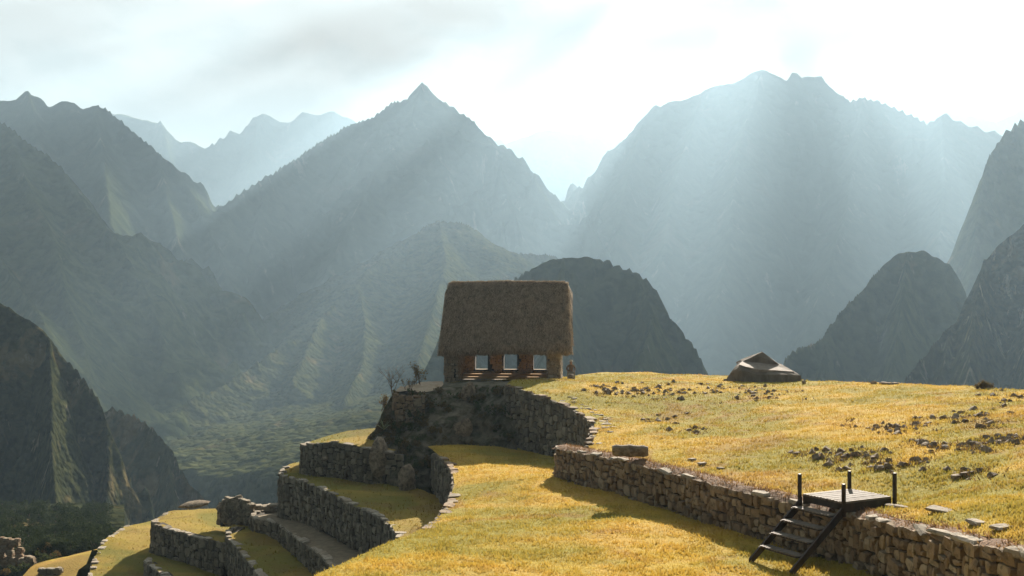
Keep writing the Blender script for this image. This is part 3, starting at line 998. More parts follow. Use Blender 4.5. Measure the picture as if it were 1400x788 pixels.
wall('short dark terrace wall with a bright rim, left of the narrow shaded terrace', [(*P(322, 719, 62), P(322, 735, 62)[2])] + [(*P(a, b, d), P(a, c, d)[2] - 0.2) for a, b, c, d in ((306, 729, 760, 60.3), (326, 751, 790, 56.2), (350, 781, 825, 51.2), (372, 820, 870, 46))],
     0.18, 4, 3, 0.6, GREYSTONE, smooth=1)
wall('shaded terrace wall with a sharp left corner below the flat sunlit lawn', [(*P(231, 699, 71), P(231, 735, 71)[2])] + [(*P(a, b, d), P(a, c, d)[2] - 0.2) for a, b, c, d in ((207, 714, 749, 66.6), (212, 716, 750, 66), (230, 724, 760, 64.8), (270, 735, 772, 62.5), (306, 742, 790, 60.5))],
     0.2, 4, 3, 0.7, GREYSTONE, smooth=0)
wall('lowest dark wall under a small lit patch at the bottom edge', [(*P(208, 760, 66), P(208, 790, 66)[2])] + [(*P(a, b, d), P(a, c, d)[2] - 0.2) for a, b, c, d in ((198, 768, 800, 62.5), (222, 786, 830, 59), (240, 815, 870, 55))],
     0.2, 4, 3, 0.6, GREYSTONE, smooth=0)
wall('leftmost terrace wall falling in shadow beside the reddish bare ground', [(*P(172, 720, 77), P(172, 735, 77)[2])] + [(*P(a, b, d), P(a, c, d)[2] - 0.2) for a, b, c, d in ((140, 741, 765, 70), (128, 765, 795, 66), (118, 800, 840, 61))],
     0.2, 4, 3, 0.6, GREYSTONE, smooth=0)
wall('reddish stone wall holding the pale rock left of the thatched house', [(*P(546, 531, 63.5), P(546, 570, 63.5)[2])] + [(*P(a, b, d), P(a, c, d)[2] - 0.2) for a, b, c, d in ((537, 537, 592, 61), (545, 539, 598, 60.5), (562, 541, 600, 60.2), (580, 540, 598, 60.5))],
     0.18, 4, 3, 0.8, REDSTONE, smooth=0, cap=False)


# ------------------------------------------------------------------ rock slope under the house
def loft(name, rows, nu, amp, ns, seed, m):
    rr = []
    for r in rows:
        s, p = resample([P(*q) for q in r], 0.05)
        u = np.linspace(0, s[-1], nu)
        rr.append(np.stack([np.interp(u, s, p[:, k]) for k in range(3)], 1))
    rr = np.array(rr)
    nv = 46
    tv = np.linspace(0, len(rr) - 1, nv)
    A = np.stack([np.stack([np.interp(tv, np.arange(len(rr)), rr[:, i, k]) for k in range(3)], 1) for i in range(nu)], 1)
    n1 = fbm(A[..., 0] + A[..., 1] * .3, A[..., 2] * 1.2 + A[..., 1] * .5, ns, 5, seed, True)
    A[..., 1] -= amp * (n1 - 0.1)
    A[..., 0] += 0.4 * amp * fbm(A[..., 0], A[..., 2], ns * .7, 4, seed + 3)
    idx = np.arange(nv * nu).reshape(nv, nu)
    q = np.stack([idx[:-1, :-1], idx[:-1, 1:], idx[1:, 1:], idx[1:, :-1]], -1).reshape(-1, 4)
    return struct(name, fast_mesh(name, A.reshape(-1, 3), q, False), m), A


slope_obj, OUT = loft('rock_slope', [[(560, 530, 69), (605, 523.5, 69), (650, 519.5, 69), (702, 519.5, 69)], [(535, 541, 61.2), (580, 540, 61), (606, 531, 63), (650, 526, 63.5), (702, 528, 60)],
                                     [(515, 585, 61.5), (560, 580, 60), (610, 566, 60), (655, 560, 60.5), (706, 560, 58.5)], [(505, 596, 62), (535, 615, 58.2), (580, 606, 58), (640, 600, 59), (708, 606, 57.5)],
                                     [(500, 640, 60), (540, 660, 56), (575, 650, 56), (640, 620, 58.5), (712, 640, 56)], [(500, 690, 59), (545, 710, 55.5), (580, 690, 55), (640, 650, 58), (712, 670, 55)]], 150, 0.55, 1.5, 21, ROCKFACE)
pale = [P(537, 536, 61.3), P(562, 540, 61.0), P(590, 538, 62), P(606, 529, 64.5), P(606, 525, 68), P(585, 524, 68.5), P(560, 529, 65)]
pv, pf = sheet(pale, tps(pale, 0.1), 0.3, 0.18, 1.2, 5)
struct('pale_rock_shelf', fast_mesh('pale_rock_shelf', pv + np.array([0, 0, 0.12]), pf), PALEROCK)


def rock_mesh(name, seed, n=2):
    bm = bmesh.new()
    bmesh.ops.create_icosphere(bm, subdivisions=n, radius=1)
    r = np.random.default_rng(seed)
    planes = [(Vector(r.normal(size=3)).normalized(), r.uniform(0.5, 0.85)) for _ in range(9)]
    for v in bm.verts:
        for nn, d in planes:
            k = v.co.dot(nn)
            if k > d:
                v.co -= nn * (k - d) * 0.9
        v.co += Vector(r.normal(size=3)) * 0.035
    me = bpy.data.meshes.new(name)
    bm.to_mesh(me)
    bm.free()
    return me


RMESH = [rock_mesh('rock', 50 + k, 1 if k < 6 else 2) for k in range(10)]
for me in RMESH:
    me.materials.append(DARKROCK)


def rock(px, py, d, w_, h_, label, group=None, big=False, z=None, name='rock', dp=None, tilt=0.2, me=None):
    x, y, zz = P(px, py, d)
    o = bpy.data.objects.new(name, me or RMESH[random.randrange(6, 10) if big else random.randrange(6)])
    C.objects.link(o)
    o.location = (x, y, (zz if z is None else z) + h_ * 0.25)
    o.scale = (w_ / 2 * 1.15, (dp or w_ * 0.8) / 2, h_ / 2 * 1.4)
    o.rotation_euler = (random.uniform(-tilt, tilt), random.uniform(-tilt, tilt), random.uniform(0, 6.3) if dp is None else random.uniform(-.3, .3))
    return tag(o, label, 'rock', group)


# ------------------------------------------------------------------ thatched guard house
HX, HYD, HZ = -0.52, 68.6, -4.02
hut = thing('thatched_house', 'stone house with steep thatched roof and three windows on the edge of the meadow', 'house', (HX, HYD, HZ), R(-4.5))
HL, HR, HW, TH = 4.08, 3.76, 4.6, 0.75          # half length, depth, wall thickness


def hut_wall(name, boxes, faces, m=STONE, cell=0.15):
    """boxes make the core, faces = (origin, u vector, width, height, holes) are clad with stones"""
    mb = MB()
    for c, s in boxes:
        mb.box(c, s)
    o = mb.build(name, MORTAR, hut)
    V, Fc, k = [], [], 0
    for org, u, nrm, L, H, holes in faces:
        a = 0.0
        zc = 0.0
        while zc < H:
            hh = random.uniform(0.13, 0.26)
            a = -random.uniform(0, 0.15)
            while a < L:
                ww = random.uniform(0.18, 0.46)
                cx_, cz_ = a + ww / 2, zc + hh / 2
                bad = any(x0 - 0.04 < cx_ + ww / 2 and cx_ - ww / 2 < x1 + 0.04 and z0 - 0.03 < cz_ + hh / 2 - 0.03 and cz_ - hh / 2 + 0.03 < z1 + 0.03 for x0, x1, z0, z1 in holes)
                if bad and ww > 0.2:
                    for x0, x1, z0, z1 in holes:
                        if cx_ < x0 < cx_ + ww / 2 + 0.05:
                            ww = max(0.1, x0 - 0.02 - a)
                            cx_ = a + ww / 2
                            bad = False
                if not bad and cx_ < L + 0.02 and cx_ > 0:
                    v, f = UNITS[random.randrange(len(UNITS))]
                    R3 = np.array([u, nrm, (0, 0, 1)]).T
                    vv = (v * np.array([ww * 0.53, 0.10, hh * 0.54])) @ R3.T + np.array(org) + np.array(u) * cx_ + np.array((0, 0, cz_)) + np.array(nrm) * random.uniform(-.03, .03)
                    V.append(vv)
                    Fc.append(f + k)
                    k += len(v)
                a += ww
            zc += hh
    if V:
        st = link('stones', fast_mesh('stones', np.concatenate(V), np.concatenate(Fc)), m, o)
        st['kind'] = 'stuff'
    return o


wins = [(-2.02, 0.93), (0.10, 0.98), (2.25, 0.95)]
WS, WT, BH = 0.50, 1.78, 2.5
boxes = []
edge = -HL + TH + 0.01
for i, (cx_, ww) in enumerate(wins + [(HR - TH + 5, 0)]):
    right = min(cx_ - ww / 2, HR - TH - 0.01)
    boxes.append((((edge + right) / 2, HW - TH / 2, BH / 2 - 0.2), (right - edge, TH, BH + 0.4)))
    if i < 3:
        boxes.append(((cx_, HW - TH / 2, WS / 2 - 0.203), (ww, TH - 0.006, WS + 0.4)))
        boxes.append(((cx_, HW - TH / 2, (WT + BH) / 2 + 0.003), (ww, TH - 0.006, BH - WT)))
    edge = cx_ + ww / 2
holes = [(c - a / 2 + HL - TH, c + a / 2 + HL - TH, WS, WT) for c, a in wins]
hut_wall('back_wall', boxes, [((-HL + TH, HW - TH - 0.03, 0), (1, 0, 0), (0, -1, 0), HL + HR - 2 * TH, BH, holes)], LITWALL)
for s_, nm in ((-1, 'left'), (1, 'right')):
    zb = -0.55 if s_ < 0 else -0.2
    x0 = HR - TH / 2 if s_ > 0 else -HL + TH / 2
    hut_wall('side_wall', [((x0, HW / 2, 1.25 + zb / 2), (TH, HW, 2.5 - zb))],
             [((x0 - TH / 2, -0.02, zb), (1, 0, 0), (0, -1, 0), TH, 2.5 - zb, []), ((x0 + s_ * (TH / 2 + 0.02), 0, zb), (0, 1, 0), (s_, 0, 0), HW, 2.5 - zb, []), ((x0 - s_ * (TH / 2 + 0.02), 0, zb), (0, 1, 0), (-s_, 0, 0), HW - TH, 2.5 - zb, [])],
             HUTSTONE)
    g = MB()
    xa, xb = x0 - TH / 2 + .06, x0 + TH / 2 - .06
    g.v = [(xa, 0.15, 2.3), (xa, HW - .15, 2.3), (xa, HW / 2, 6.0), (xb, 0.15, 2.3), (xb, HW - .15, 2.3), (xb, HW / 2, 6.0)]
    g.f = [(0, 2, 1), (3, 4, 5), (0, 1, 4, 3), (1, 2, 5, 4), (2, 0, 3, 5)]
    g.build('gable', REDSTONE, hut)
# earth floor with the low bench under the windows, window sills
HM, HN = (HR - HL) / 2, HL + HR - 2 * TH
MB().box((HM, HW / 2 - 0.2, -0.28), (HN - 0.02, HW + 0.3, 0.5)).build('floor', PATH, hut)
MB().box((HM, HW - TH - 0.56, 0.11), (HN - 0.03, 1.1, 0.32)).build('bench', LITCLAY, hut, 0.03)
MB().box((HM, HW - TH - 1.5, 0.02), (HN - 0.04, 0.78, 0.16)).build('step', LITCLAY, hut, 0.03)
for cx_, ww in wins:
    MB().box((cx_, HW - TH / 2 - 0.02, WS + 0.02), (ww - 0.02, TH + 0.1, 0.05)).build('window_sill', HUTSTONE, hut)
    MB().box((cx_, HW - TH / 2 - 0.02, WT - 0.05), (ww - 0.01, TH + 0.06, 0.1)).build('lintel', REDSTONE, hut)
hut_front = MB()
hut_front.tube([(-HL + TH, 0.35, 2.12), (HR - TH, 0.35, 2.12)], 0.09, 8)
hut_front.build('eave_beam', WOOD, hut, smooth=True)


def thatch():
    """steep roof with thick rounded eaves, ridge and sagging ends"""
    prof = [(-0.30, 1.90), (-0.72, 1.80), (-0.98, 1.93), (-1.02, 2.18), (-0.86, 2.58), (-0.55, 3.1), (-0.1, 3.9), (0.45, 4.85), (1.0, 5.75), (1.5, 6.45), (1.85, 6.80), (2.15, 6.93)]
    full = prof + [(2 * 2.3 - a * (0.4 if a < 0 else 1), b + max(0, 0.5 - 0.2 * max(0, b - 1.9))) if b < 4 else (4.6 - a, b) for a, b in prof[::-1]]  # unseen back eave, shaped short and high to let more sun inside
    s, pr = resample(full, 0.12)
    # arc by true length
    pr_ = np.array(full)
    L = np.r_[0, np.cumsum(np.hypot(*np.diff(pr_, axis=0).T))]
    ss = np.linspace(0, L[-1], 150)
    pr = np.stack([np.interp(ss, L, pr_[:, k]) for k in range(2)], 1)
    for _ in range(3):
        pr[1:-1] = (pr[:-2] + 2 * pr[1:-1] + pr[2:]) / 4
    nu = 100
    V = []
    for i in range(nu):
        u = -1 + 2 * i / (nu - 1)
        endf = max(0.0, (abs(u) - 0.93) / 0.07)
        row = []
        for (y, z) in pr:
            hfr = np.clip((z - 1.6) / 5.3, 0, 1)
            half = 4.55 - 0.40 * hfr
            shrink = 1 - 0.05 * endf ** 2
            yy = 2.3 + (y - 2.3) * shrink
            zz = z * (1 - 0.012 * endf ** 2) - 0.16 * max(0, -u) ** 2 * (1 - hfr) + 0.05 * math.sin(u * 5 + 1) * (1 - hfr) - 0.04 * abs(u) * hfr
            row.append((u * half + 0.08 + 0.04 * u, yy, zz))
        V.append(row)
    V = np.array(V)
    nrm = np.cross(np.gradient(V, axis=0), np.gradient(V, axis=1))
    nrm /= np.linalg.norm(nrm, axis=2)[..., None] + 1e-9
    uu = np.arange(nu)[:, None] / nu * 9 + np.zeros((1, len(pr)))
    vv = np.zeros((nu, 1)) + np.linspace(0, 15, len(pr))[None]
    d = 0.055 * fbm(uu, vv * .6, 0.5, 5, 5) + 0.05 * fbm(uu, vv, 2.2, 3, 7)
    V += nrm * -d[..., None]
    n0, n1 = V.shape[:2]
    idx = np.arange(n0 * n1).reshape(n0, n1)
    q = np.stack([idx[:-1, :-1], idx[:-1, 1:], idx[1:, 1:], idx[1:, :-1]], -1).reshape(-1, 4)
    return V, q


TV, tq = thatch()
# hollow underside and closed gable ends of the thatch
inner = [(-0.30, 1.70), (2.3, 6.3), (4.9, 1.70)]
n0, n1 = TV.shape[:2]
verts = [tuple(p) for p in TV.reshape(-1, 3)]
faces = [tuple(r) for r in tq]
base = len(verts)
for i in range(n0):
    verts.append((TV[i, 0, 0], 2.3, 6.05))
for i in range(n0 - 1):
    faces.append((i * n1, (i + 1) * n1, base + i + 1, base + i))
    faces.append(((i + 1) * n1 + n1 - 1, i * n1 + n1 - 1, base + i, base + i + 1))
for i, flip in ((0, False), (n0 - 1, True)):
    for j in range(n1 - 1):
        t_ = (i * n1 + j, i * n1 + j + 1, base + i)
        faces.append(t_ if flip else t_[::-1])
me = bpy.data.meshes.new('roof')
me.from_pydata(verts, [], faces)
me.polygons.foreach_set('use_smooth', [True] * len(faces))
roof = link('roof', me, THATCH, hut)


def straw_strands(n=26000):
    i = rng.integers(1, n0 - 2, n)
    j = rng.integers(3, n1 - 4, n)
    A = TV[i, j] + (TV[i + 1, j] - TV[i, j]) * rng.random((n, 1))
    down = TV[i, j - 1] - TV[i, j]
    down = np.where((j < n1 // 2)[:, None], down, TV[i, j + 1] - TV[i, j])
    down /= np.linalg.norm(down, axis=1)[:, None]
    nr = np.cross(TV[i + 1, j] - TV[i, j], TV[i, j + 1] - TV[i, j])
    nr /= np.linalg.norm(nr, axis=1)[:, None]
    side = np.cross(down, nr)
    ln = rng.uniform(0.12, 0.34, (n, 1))
    wd = rng.uniform(0.014, 0.045, (n, 1))
    nr = np.where((nr[:, 1] * np.where(j < n1 // 2, 1, -1) > 0)[:, None], -nr, nr)
    tip = A + (down + side * rng.normal(0, .25, (n, 1))) * ln + nr * rng.uniform(0.02, 0.11, (n, 1))
    A = A - nr * 0.02
    V = np.stack([A - side * wd, A + side * wd, tip], 1).reshape(-1, 3)
    return fast_mesh('straw', V, np.arange(3 * n).reshape(-1, 3))


st = link('straw', straw_strands(), STRAW, roof)
st['kind'] = 'stuff'


def end_straw(n=7000):
    """ragged straw along both gable edges, the eaves and the ridge"""
    V = []
    for k in range(n):
        mode = random.random()
        if mode < 0.40:
            i = random.choice((0, n0 - 1))
            j = random.randrange(2, n1 - 2)
            out = Vector((1 if i else -1, random.gauss(0, .3), random.gauss(-.4, .4)))
        elif mode < 0.62:
            i, j = random.randrange(n0), random.choice(list(range(2, 26)))
            out = Vector((random.gauss(0, .3), -0.5, -1))
        else:
            i, j = random.randrange(n0), n1 // 2 + random.randint(-4, 4)
            out = Vector((random.gauss(0, .6), random.gauss(0, .8), random.uniform(.2, .9)))
        a = Vector(TV[i, j])
        out = out.normalized() * random.uniform(0.05, 0.16)
        sd = out.orthogonal().normalized() * 0.016
        sd.rotate(Matrix.Rotation(random.uniform(0, 6.3), 3, out.normalized()))
        V += [a - sd, a + sd, a + out]
    return fast_mesh('straw', [tuple(v) for v in V], np.arange(len(V)).reshape(-1, 3))


st = link('straw', end_straw(), STRAW, roof)
st['kind'] = 'stuff'

# ------------------------------------------------------------------ wooden stair over the wall
SZ = -4.56
P1, P2 = Vector((7.71, 26.4, SZ)), Vector((8.37, 25.15, SZ))
uv = (P2 - P1)
U = uv.normalized()
UL = uv.length
Vd = Vector((-U.y, U.x, 0))
Vd = Vd if Vd.x > 0 else -Vd
VL = 1.72
stair = thing('wooden_stair', 'dark wooden steps with a slatted landing and four posts over the stone wall', 'stairs', P1)
stair.rotation_euler = (0, 0, math.atan2(Vd.y, Vd.x))


def sp(a, b, c):          # local: x along the landing, y across (negative towards P2), z up
    return (a, -b, c)


MB().box(sp(VL / 2, UL / 2, -0.07), (VL - 0.1, UL - 0.1, 0.02)).build('gap_shade_sheet', WOOD, stair)  # dark sheet added to stand for the shade in the plank gaps
for k in range(13):
    wd = UL / 13
    MB().box(sp(VL / 2, (k + .5) * wd, -0.02 + random.uniform(-.004, .004)), (VL + 0.06 + random.uniform(-.02, .02), wd * 0.5, 0.05)).build('plank', PLANK, stair, 0.006)
for a, b, s in ((VL / 2, 0.03, (VL, 0.06, 0.23)), (VL / 2, UL - 0.03, (VL, 0.06, 0.23))):
    MB().box(sp(a, b, -0.16), s).build('side_beam', WOOD, stair, 0.008)
for a in (0.03, VL - 0.03):
    MB().box(sp(a, UL / 2, -0.13), (0.06, UL - 0.13, 0.165)).build('cross_beam', WOOD, stair, 0.008)
for a, b, zt in ((-0.05, -0.06, 0.52), (-0.05, UL + 0.06, 0.47), (VL + 0.05, -0.06, 0.47), (VL + 0.05, UL + 0.06, 0.62)):
    x, y, _ = stair.matrix_basis @ Vector(sp(a, b, 0))
    low = -0.36 if a < 0 else -0.5
    MB().box(sp(a, b, (zt + low) / 2), (0.085, 0.085, zt - low)).build('post', WOOD, stair, 0.01)
RUN, RISE, NT_ = 0.37, 0.30, 4
for b in (-0.02, UL + 0.02):
    mb = MB()
    x0, z0, x1, z1 = -0.02, -0.08, -RUN * 4.9, -1.58
    t_ = 0.035
    h = 0.26
    mb.hexa([sp(x1, b + t_, z1 - h * .55), sp(x0, b + t_, z0 - h), sp(x0, b - t_, z0 - h), sp(x1, b - t_, z1 - h * .55), sp(x1, b + t_, z1 + .05), sp(x0, b + t_, z0), sp(x0, b - t_, z0), sp(x1, b - t_, z1 + .05)])
    mb.build('stringer', WOOD, stair, 0.008)
for k in range(4):
    tr = MB().box(sp(-RUN * (k + 0.75), UL / 2, -RISE * (k + 1) - 0.045), (0.33, UL - 0.05, 0.03)).build('tread', WOOD, stair, 0.004)
    for q in range(13):
        wd = (UL - 0.08) / 13
        MB().box(sp(-RUN * (k + 0.75), 0.04 + (q + .5) * wd, -RISE * (k + 1) - 0.014), (0.34, wd * 0.52, 0.03)).build('slat', PLANK, tr, 0.004)

# ------------------------------------------------------------------ carved rock, block on the wall
RX, RY = P(1045, 520, 66)[:2]
RZ = meadow_z(RX, RY) - 0.1
big = thing('carved_boulder', 'big carved granite boulder with a sunlit sloping ledge and a pointed back', 'boulder', (RX, RY, RZ))


def prism(rings, name, m, parent, sub=5, amp=0.05, smooth=True):
    """closed body through horizontal rings of equal count"""
    me = bpy.data.meshes.new(name)
    bm = bmesh.new()
    rv = [[bm.verts.new(p) for p in r] for r in rings]
    for a, b in zip(rv[:-1], rv[1:]):
        for i in range(len(a)):
            bm.faces.new((a[i], a[(i + 1) % len(a)], b[(i + 1) % len(a)], b[i]))
    bm.faces.new(rv[0][::-1])
    bm.faces.new(rv[-1])
    bmesh.ops.triangulate(bm, faces=bm.faces[:])
    bmesh.ops.subdivide_edges(bm, edges=bm.edges[:], cuts=sub, use_grid_fill=True)
    co = np.array([v.co for v in bm.verts])
    d = amp * fbm(co[:, 0] + co[:, 1] * 1.3, co[:, 2] * 1.1 - co[:, 1], 0.6, 4, 5)
    bm.normal_update()
    for v, k in zip(bm.verts, d):
        v.co += v.normal * float(k)
    bm.to_mesh(me)
    bm.free()
    me.polygons.foreach_set('use_smooth', [False] * len(me.polygons))
    return link(name, me, m, parent)


k_ = 66 / F


def bp(px, py, dy):     # point of the boulder from its place in the photograph
    return ((px - 1045) * k_, dy, (521.5 - py) * k_ + (dy / 66) * 4.0)


prism([[bp(990, 524, 0.2), bp(1012, 525, -1.2), bp(1032, 527, -1.5), bp(1060, 530, -1.6), bp(1093, 533, -0.9), bp(1096, 529, 0.8), bp(1080, 522, 2.2), bp(1010, 520, 2.0)],
       [bp(999, 510, 0.3), bp(1010, 503, -0.9), bp(1030, 508, -1.25), bp(1060, 507, -1.35), bp(1090, 510, -0.8), bp(1094, 513, 0.6), bp(1080, 508, 1.8), bp(1012, 506, 1.6)],
       [bp(1009, 499, 0.2), bp(1010, 498.5, -0.5), bp(1029, 505.5, -1.0), bp(1055, 504.5, -1.0), bp(1084, 507, -0.6), bp(1086, 506, 0.3), bp(1073, 499, 0.9), bp(1014, 496, 0.9)]], 'body', BIGROCK, big, 4, 0.06)
lg = [bp(1009.5, 497.6, -0.15), bp(1016, 499.5, -0.62), bp(1029, 504.6, -0.95), bp(1036, 503.2, -0.97), bp(1055, 503.8, -0.95), bp(1083, 506.6, -0.55), bp(1071.5, 498.6, 0.75), bp(1050, 496.6, 0.95), bp(1020, 494.5, 0.9)]
lb = MB()
lb.v = [(x, y, z + 0.06) for x, y, z in lg] + [(x, y, z - 0.3) for x, y, z in lg]
nq = len(lg)
lb.f = [tuple(range(nq)), tuple(range(2 * nq - 1, nq - 1, -1))] + [(i, i + nq, (i + 1) % nq + nq, (i + 1) % nq) for i in range(nq)]
lb.build('ledge', LEDGE, big)
prism([[bp(1014, 500, 0.62), bp(1040, 501, 0.55), bp(1073, 503, 0.5), bp(1074, 500, 1.6), bp(1045, 499, 1.9), bp(1014, 498, 1.7)],
       [bp(1018, 494.2, 0.66), bp(1043, 488, 0.75), bp(1066, 496, 0.62), bp(1066, 494, 1.4), bp(1047, 488, 1.6), bp(1019, 493, 1.5)],
       [bp(1046.5, 481.8, 0.95), bp(1047.5, 481.4, 0.95), bp(1049, 482.6, 0.95), bp(1049, 482.6, 1.1), bp(1047.5, 481.2, 1.2), bp(1046, 482, 1.1)]], 'pointed_back', BIGROCK, big, 4, 0.05)

bx, by, bz = P(862, 625, 36.8)
blk = MB()
L2, hh = 0.66, 0.21
secs = []
for i in range(9):
    a = -1 + i / 4
    e = 1.0 - 0.22 * abs(a) ** 3
    secs.append([(a * L2, math.cos(q) * 0.26 * e * (1 + .08 * math.sin(3 * q + i)), hh + math.copysign(abs(math.sin(q)) ** 0.7, math.sin(q)) * (0.225 + 0.02 * math.sin(2 * i)) * e - 0.03 * a) for q in np.linspace(0, 2 * math.pi, 12, endpoint=False)])
for s_ in secs:
    blk.v += s_
for i in range(8):
    for j in range(12):
        blk.f.append((i * 12 + j, i * 12 + (j + 1) % 12, (i + 1) * 12 + (j + 1) % 12, (i + 1) * 12 + j))
blk.f += [tuple(range(11, -1, -1)), tuple(8 * 12 + j for j in range(12))]
ob = blk.build('stone_block', DARKROCK, None, 0, False)
ob.location, ob.rotation_euler = (bx, by, bz + 0.02), (0, R(-2), R(-8))
tag(ob, 'long rounded dark stone block lying across the top of the low wall', 'stone')

# ------------------------------------------------------------------ rocks on the meadow
CL = [  # cluster: centre px, py, spread x, y, count, size range m, label, depth
    (838, 536, 24, 7, 16, (0.3, 0.62), 'dark rock in the ring of rocks right of the path to the house'),
    (906, 538, 28, 9, 22, (0.25, 0.7), 'dark rock in the patch between the ring of rocks and the boulder'),
    (975, 532, 34, 6, 14, (0.25, 0.5), 'small dark rock in the grass just left of the carved boulder'),
    (1040, 540, 38, 7, 18, (0.2, 0.55), 'small rock in the rubble at the foot of the carved boulder'),
    (905, 575, 22, 5, 9, (0.2, 0.45), 'half buried rock in the grass above the rounded block'),
    (950, 590, 22, 4, 6, (0.2, 0.45), 'flat half buried rock in the middle of the left meadow'),
    (1225, 585, 34, 7, 20, (0.2, 0.5), 'rock in the pile in the middle of the right meadow'),
    (1258, 611, 14, 5, 8, (0.25, 0.55), 'rock in the small tight pile right of centre on the meadow'),
    (1325, 612, 30, 9, 18, (0.25, 0.6), 'rock in the large dark pile near the right edge'),
    (1375, 605, 26, 8, 14, (0.25, 0.55), 'rock in the dark pile cut by the right edge'),
    (1330, 575, 50, 10, 20, (0.2, 0.5), 'rock in the scattered rubble high on the right meadow'),
    (1385, 548, 30, 8, 10, (0.2, 0.45), 'rock on the far right rim of the meadow'),
    (1100, 622, 18, 3, 4, (0.4, 0.55), 'upright dark rock standing left of the stair landing'),
    (1160, 626, 40, 7, 22, (0.15, 0.5), 'dark rock in the pile behind the wooden landing'),
    (1215, 640, 34, 7, 14, (0.15, 0.45), 'dark rock in the rubble right behind the posts'),
    (1320, 651, 36, 3, 7, (0.2, 0.5), 'flat dark rock in the grass above the right end of the wall'),
]


def ground_depth(px, py):
    """where the view through a pixel meets the meadow"""
    lo, hi = 15.0, 95.0
    ds = np.linspace(lo, hi, 160)
    x = (px - CX) / F * ds
    z = -(py - HY) / F * ds
    g = meadow_f(x, ds)
    k = np.argmax(z < g)
    return ds[k] if (z < g).any() else None


rubble = []
for cxp, cyp, sx, sy, n, (a, b), lab in CL:
    got = []
    for k in range(int(n * 1.3)):          # the small change between the rocks
        px, py = cxp + random.gauss(0, sx * 0.8), cyp + random.gauss(0, sy * 0.75)
        d = ground_depth(px, py)
        if d and px < 1440:
            rubble.append(((px - CX) / F * d, d, random.uniform(.05, .16)))
    for k in range(int(n * 0.8)):
        px, py = cxp + random.gauss(0, sx * 0.55), cyp + random.gauss(0, sy * 0.55)
        d = ground_depth(px, py)
        if d is None or px > 1398:
            continue
        w_ = random.uniform(a, b) * random.uniform(0.45, 0.95)
        h_ = w_ * random.uniform(0.5, 0.95)
        x = (px - CX) / F * d
        got.append((rock(px, py, d, w_, h_, lab, 'rocks: ' + lab.replace('rock', 'rocks', 1), z=meadow_z(x, d) - 0.02 - 0.36 * h_), px, w_, d))
    used = set()
    for word, key in (('largest', lambda q: -q[2]), ('leftmost', lambda q: q[1]), ('rightmost', lambda q: -q[1]), ('nearest', lambda q: q[3]), ('farthest', lambda q: -q[3])):
        rest_ = [q for q in got if q[0].name not in used]
        if rest_:
            o = min(rest_, key=key)[0]
            o['label'] = word + ' ' + lab
            used.add(o.name)
V, Fc = [], []
for i, (x, y, s_) in enumerate(rubble):
    v, f = UNITS[i % len(UNITS)]
    a = random.uniform(0, 6.3)
    rm = np.array(Matrix.Rotation(a, 3, 'Z') @ Matrix.Rotation(random.gauss(0, .5), 3, 'X') @ Matrix.Rotation(random.gauss(0, .5), 3, 'Y'))
    V.append((v * np.array((s_, s_ * .8, s_ * .8))) @ rm.T + np.array((x, y, meadow_z(x, y))))
    Fc.append(f + 26 * i)
wx_, wy_ = (np.repeat(np.array([q[a_] for q in rubble]), 16) + rng.normal(0, 0.22, len(rubble) * 16) for a_ in (0, 1))
wz_ = meadow_f(wx_, wy_) + relief(wx_, wy_, 0.16, 4.0, 6) - 0.02
wh, wa, ww_ = rng.uniform(.05, .16, len(wx_)), rng.uniform(0, 6.3, len(wx_)), rng.uniform(.015, .04, len(wx_))
wl = rng.normal(0, .06, (len(wx_), 2))
wo = link('dry_weeds', fast_mesh('dry_weeds', np.stack([np.c_[wx_ - np.cos(wa) * ww_, wy_ - np.sin(wa) * ww_, wz_], np.c_[wx_ + np.cos(wa) * ww_, wy_ + np.sin(wa) * ww_, wz_], np.c_[wx_ + wl[:, 0], wy_ + wl[:, 1], wz_ + wh]], 1).reshape(-1, 3),
                                 np.arange(3 * len(wx_)).reshape(-1, 3)), leaf_mat('dry_weeds', (0.10, 0.07, 0.03), (0.26, 0.16, 0.06), 0.3))
wo['kind'] = 'stuff'
o = link('rubble', fast_mesh('rubble', np.concatenate(V), np.concatenate(Fc)), DARKROCK)
o['kind'] = 'stuff'

# boulders in the rock slope and beside the terraces
rock(633, 589, 59.2, 1.25, 1.25, 'round grey boulder with pale rings low in the slope below the house', big=True, z=P(633, 596, 59.2)[2])
rock(640, 541, 61.5, 0.9, 1.0, 'pale upright rock high in the slope under the house', big=True)
rock(519, 625, 57.2, 1.5, 2.0, 'tall pinkish boulder built into the terrace wall', big=True, z=P(519, 640, 57)[2])
rock(556, 655, 55.2, 1.3, 1.6, 'grey boulder at the foot of the overgrown slope', big=True, z=P(556, 668, 55)[2])
rock(445, 629, 60.2, 0.5, 0.3, 'small lit stone step jutting from the terrace wall', big=True, dp=0.6)
rock(262, 692, 76, 2.6, 0.45, 'long low dark rock mound behind the flat sunlit lawn', big=True, dp=1.2)
rock(192, 735, 74, 0.55, 0.35, 'small dark rock alone on the sunlit slope at lower left', big=True)
d_ = ground_depth(1098, 521)
rock(1099, 519, 63, 0.35, 0.35, 'little reddish rock just right of the carved boulder', big=True, z=meadow_z(P(1099, 519, 63)[0], 63))
for px, w_ in ((1195, .5), (1210, .9), (1222, .55)):
    x = (px - CX) / F * 58.5
    rock(px, 524, 58.5, w_, 0.22, 'pale flat rock on the far rim of the meadow', 'pale flat rocks on the far rim', z=meadow_z(x, 58.5), big=True)
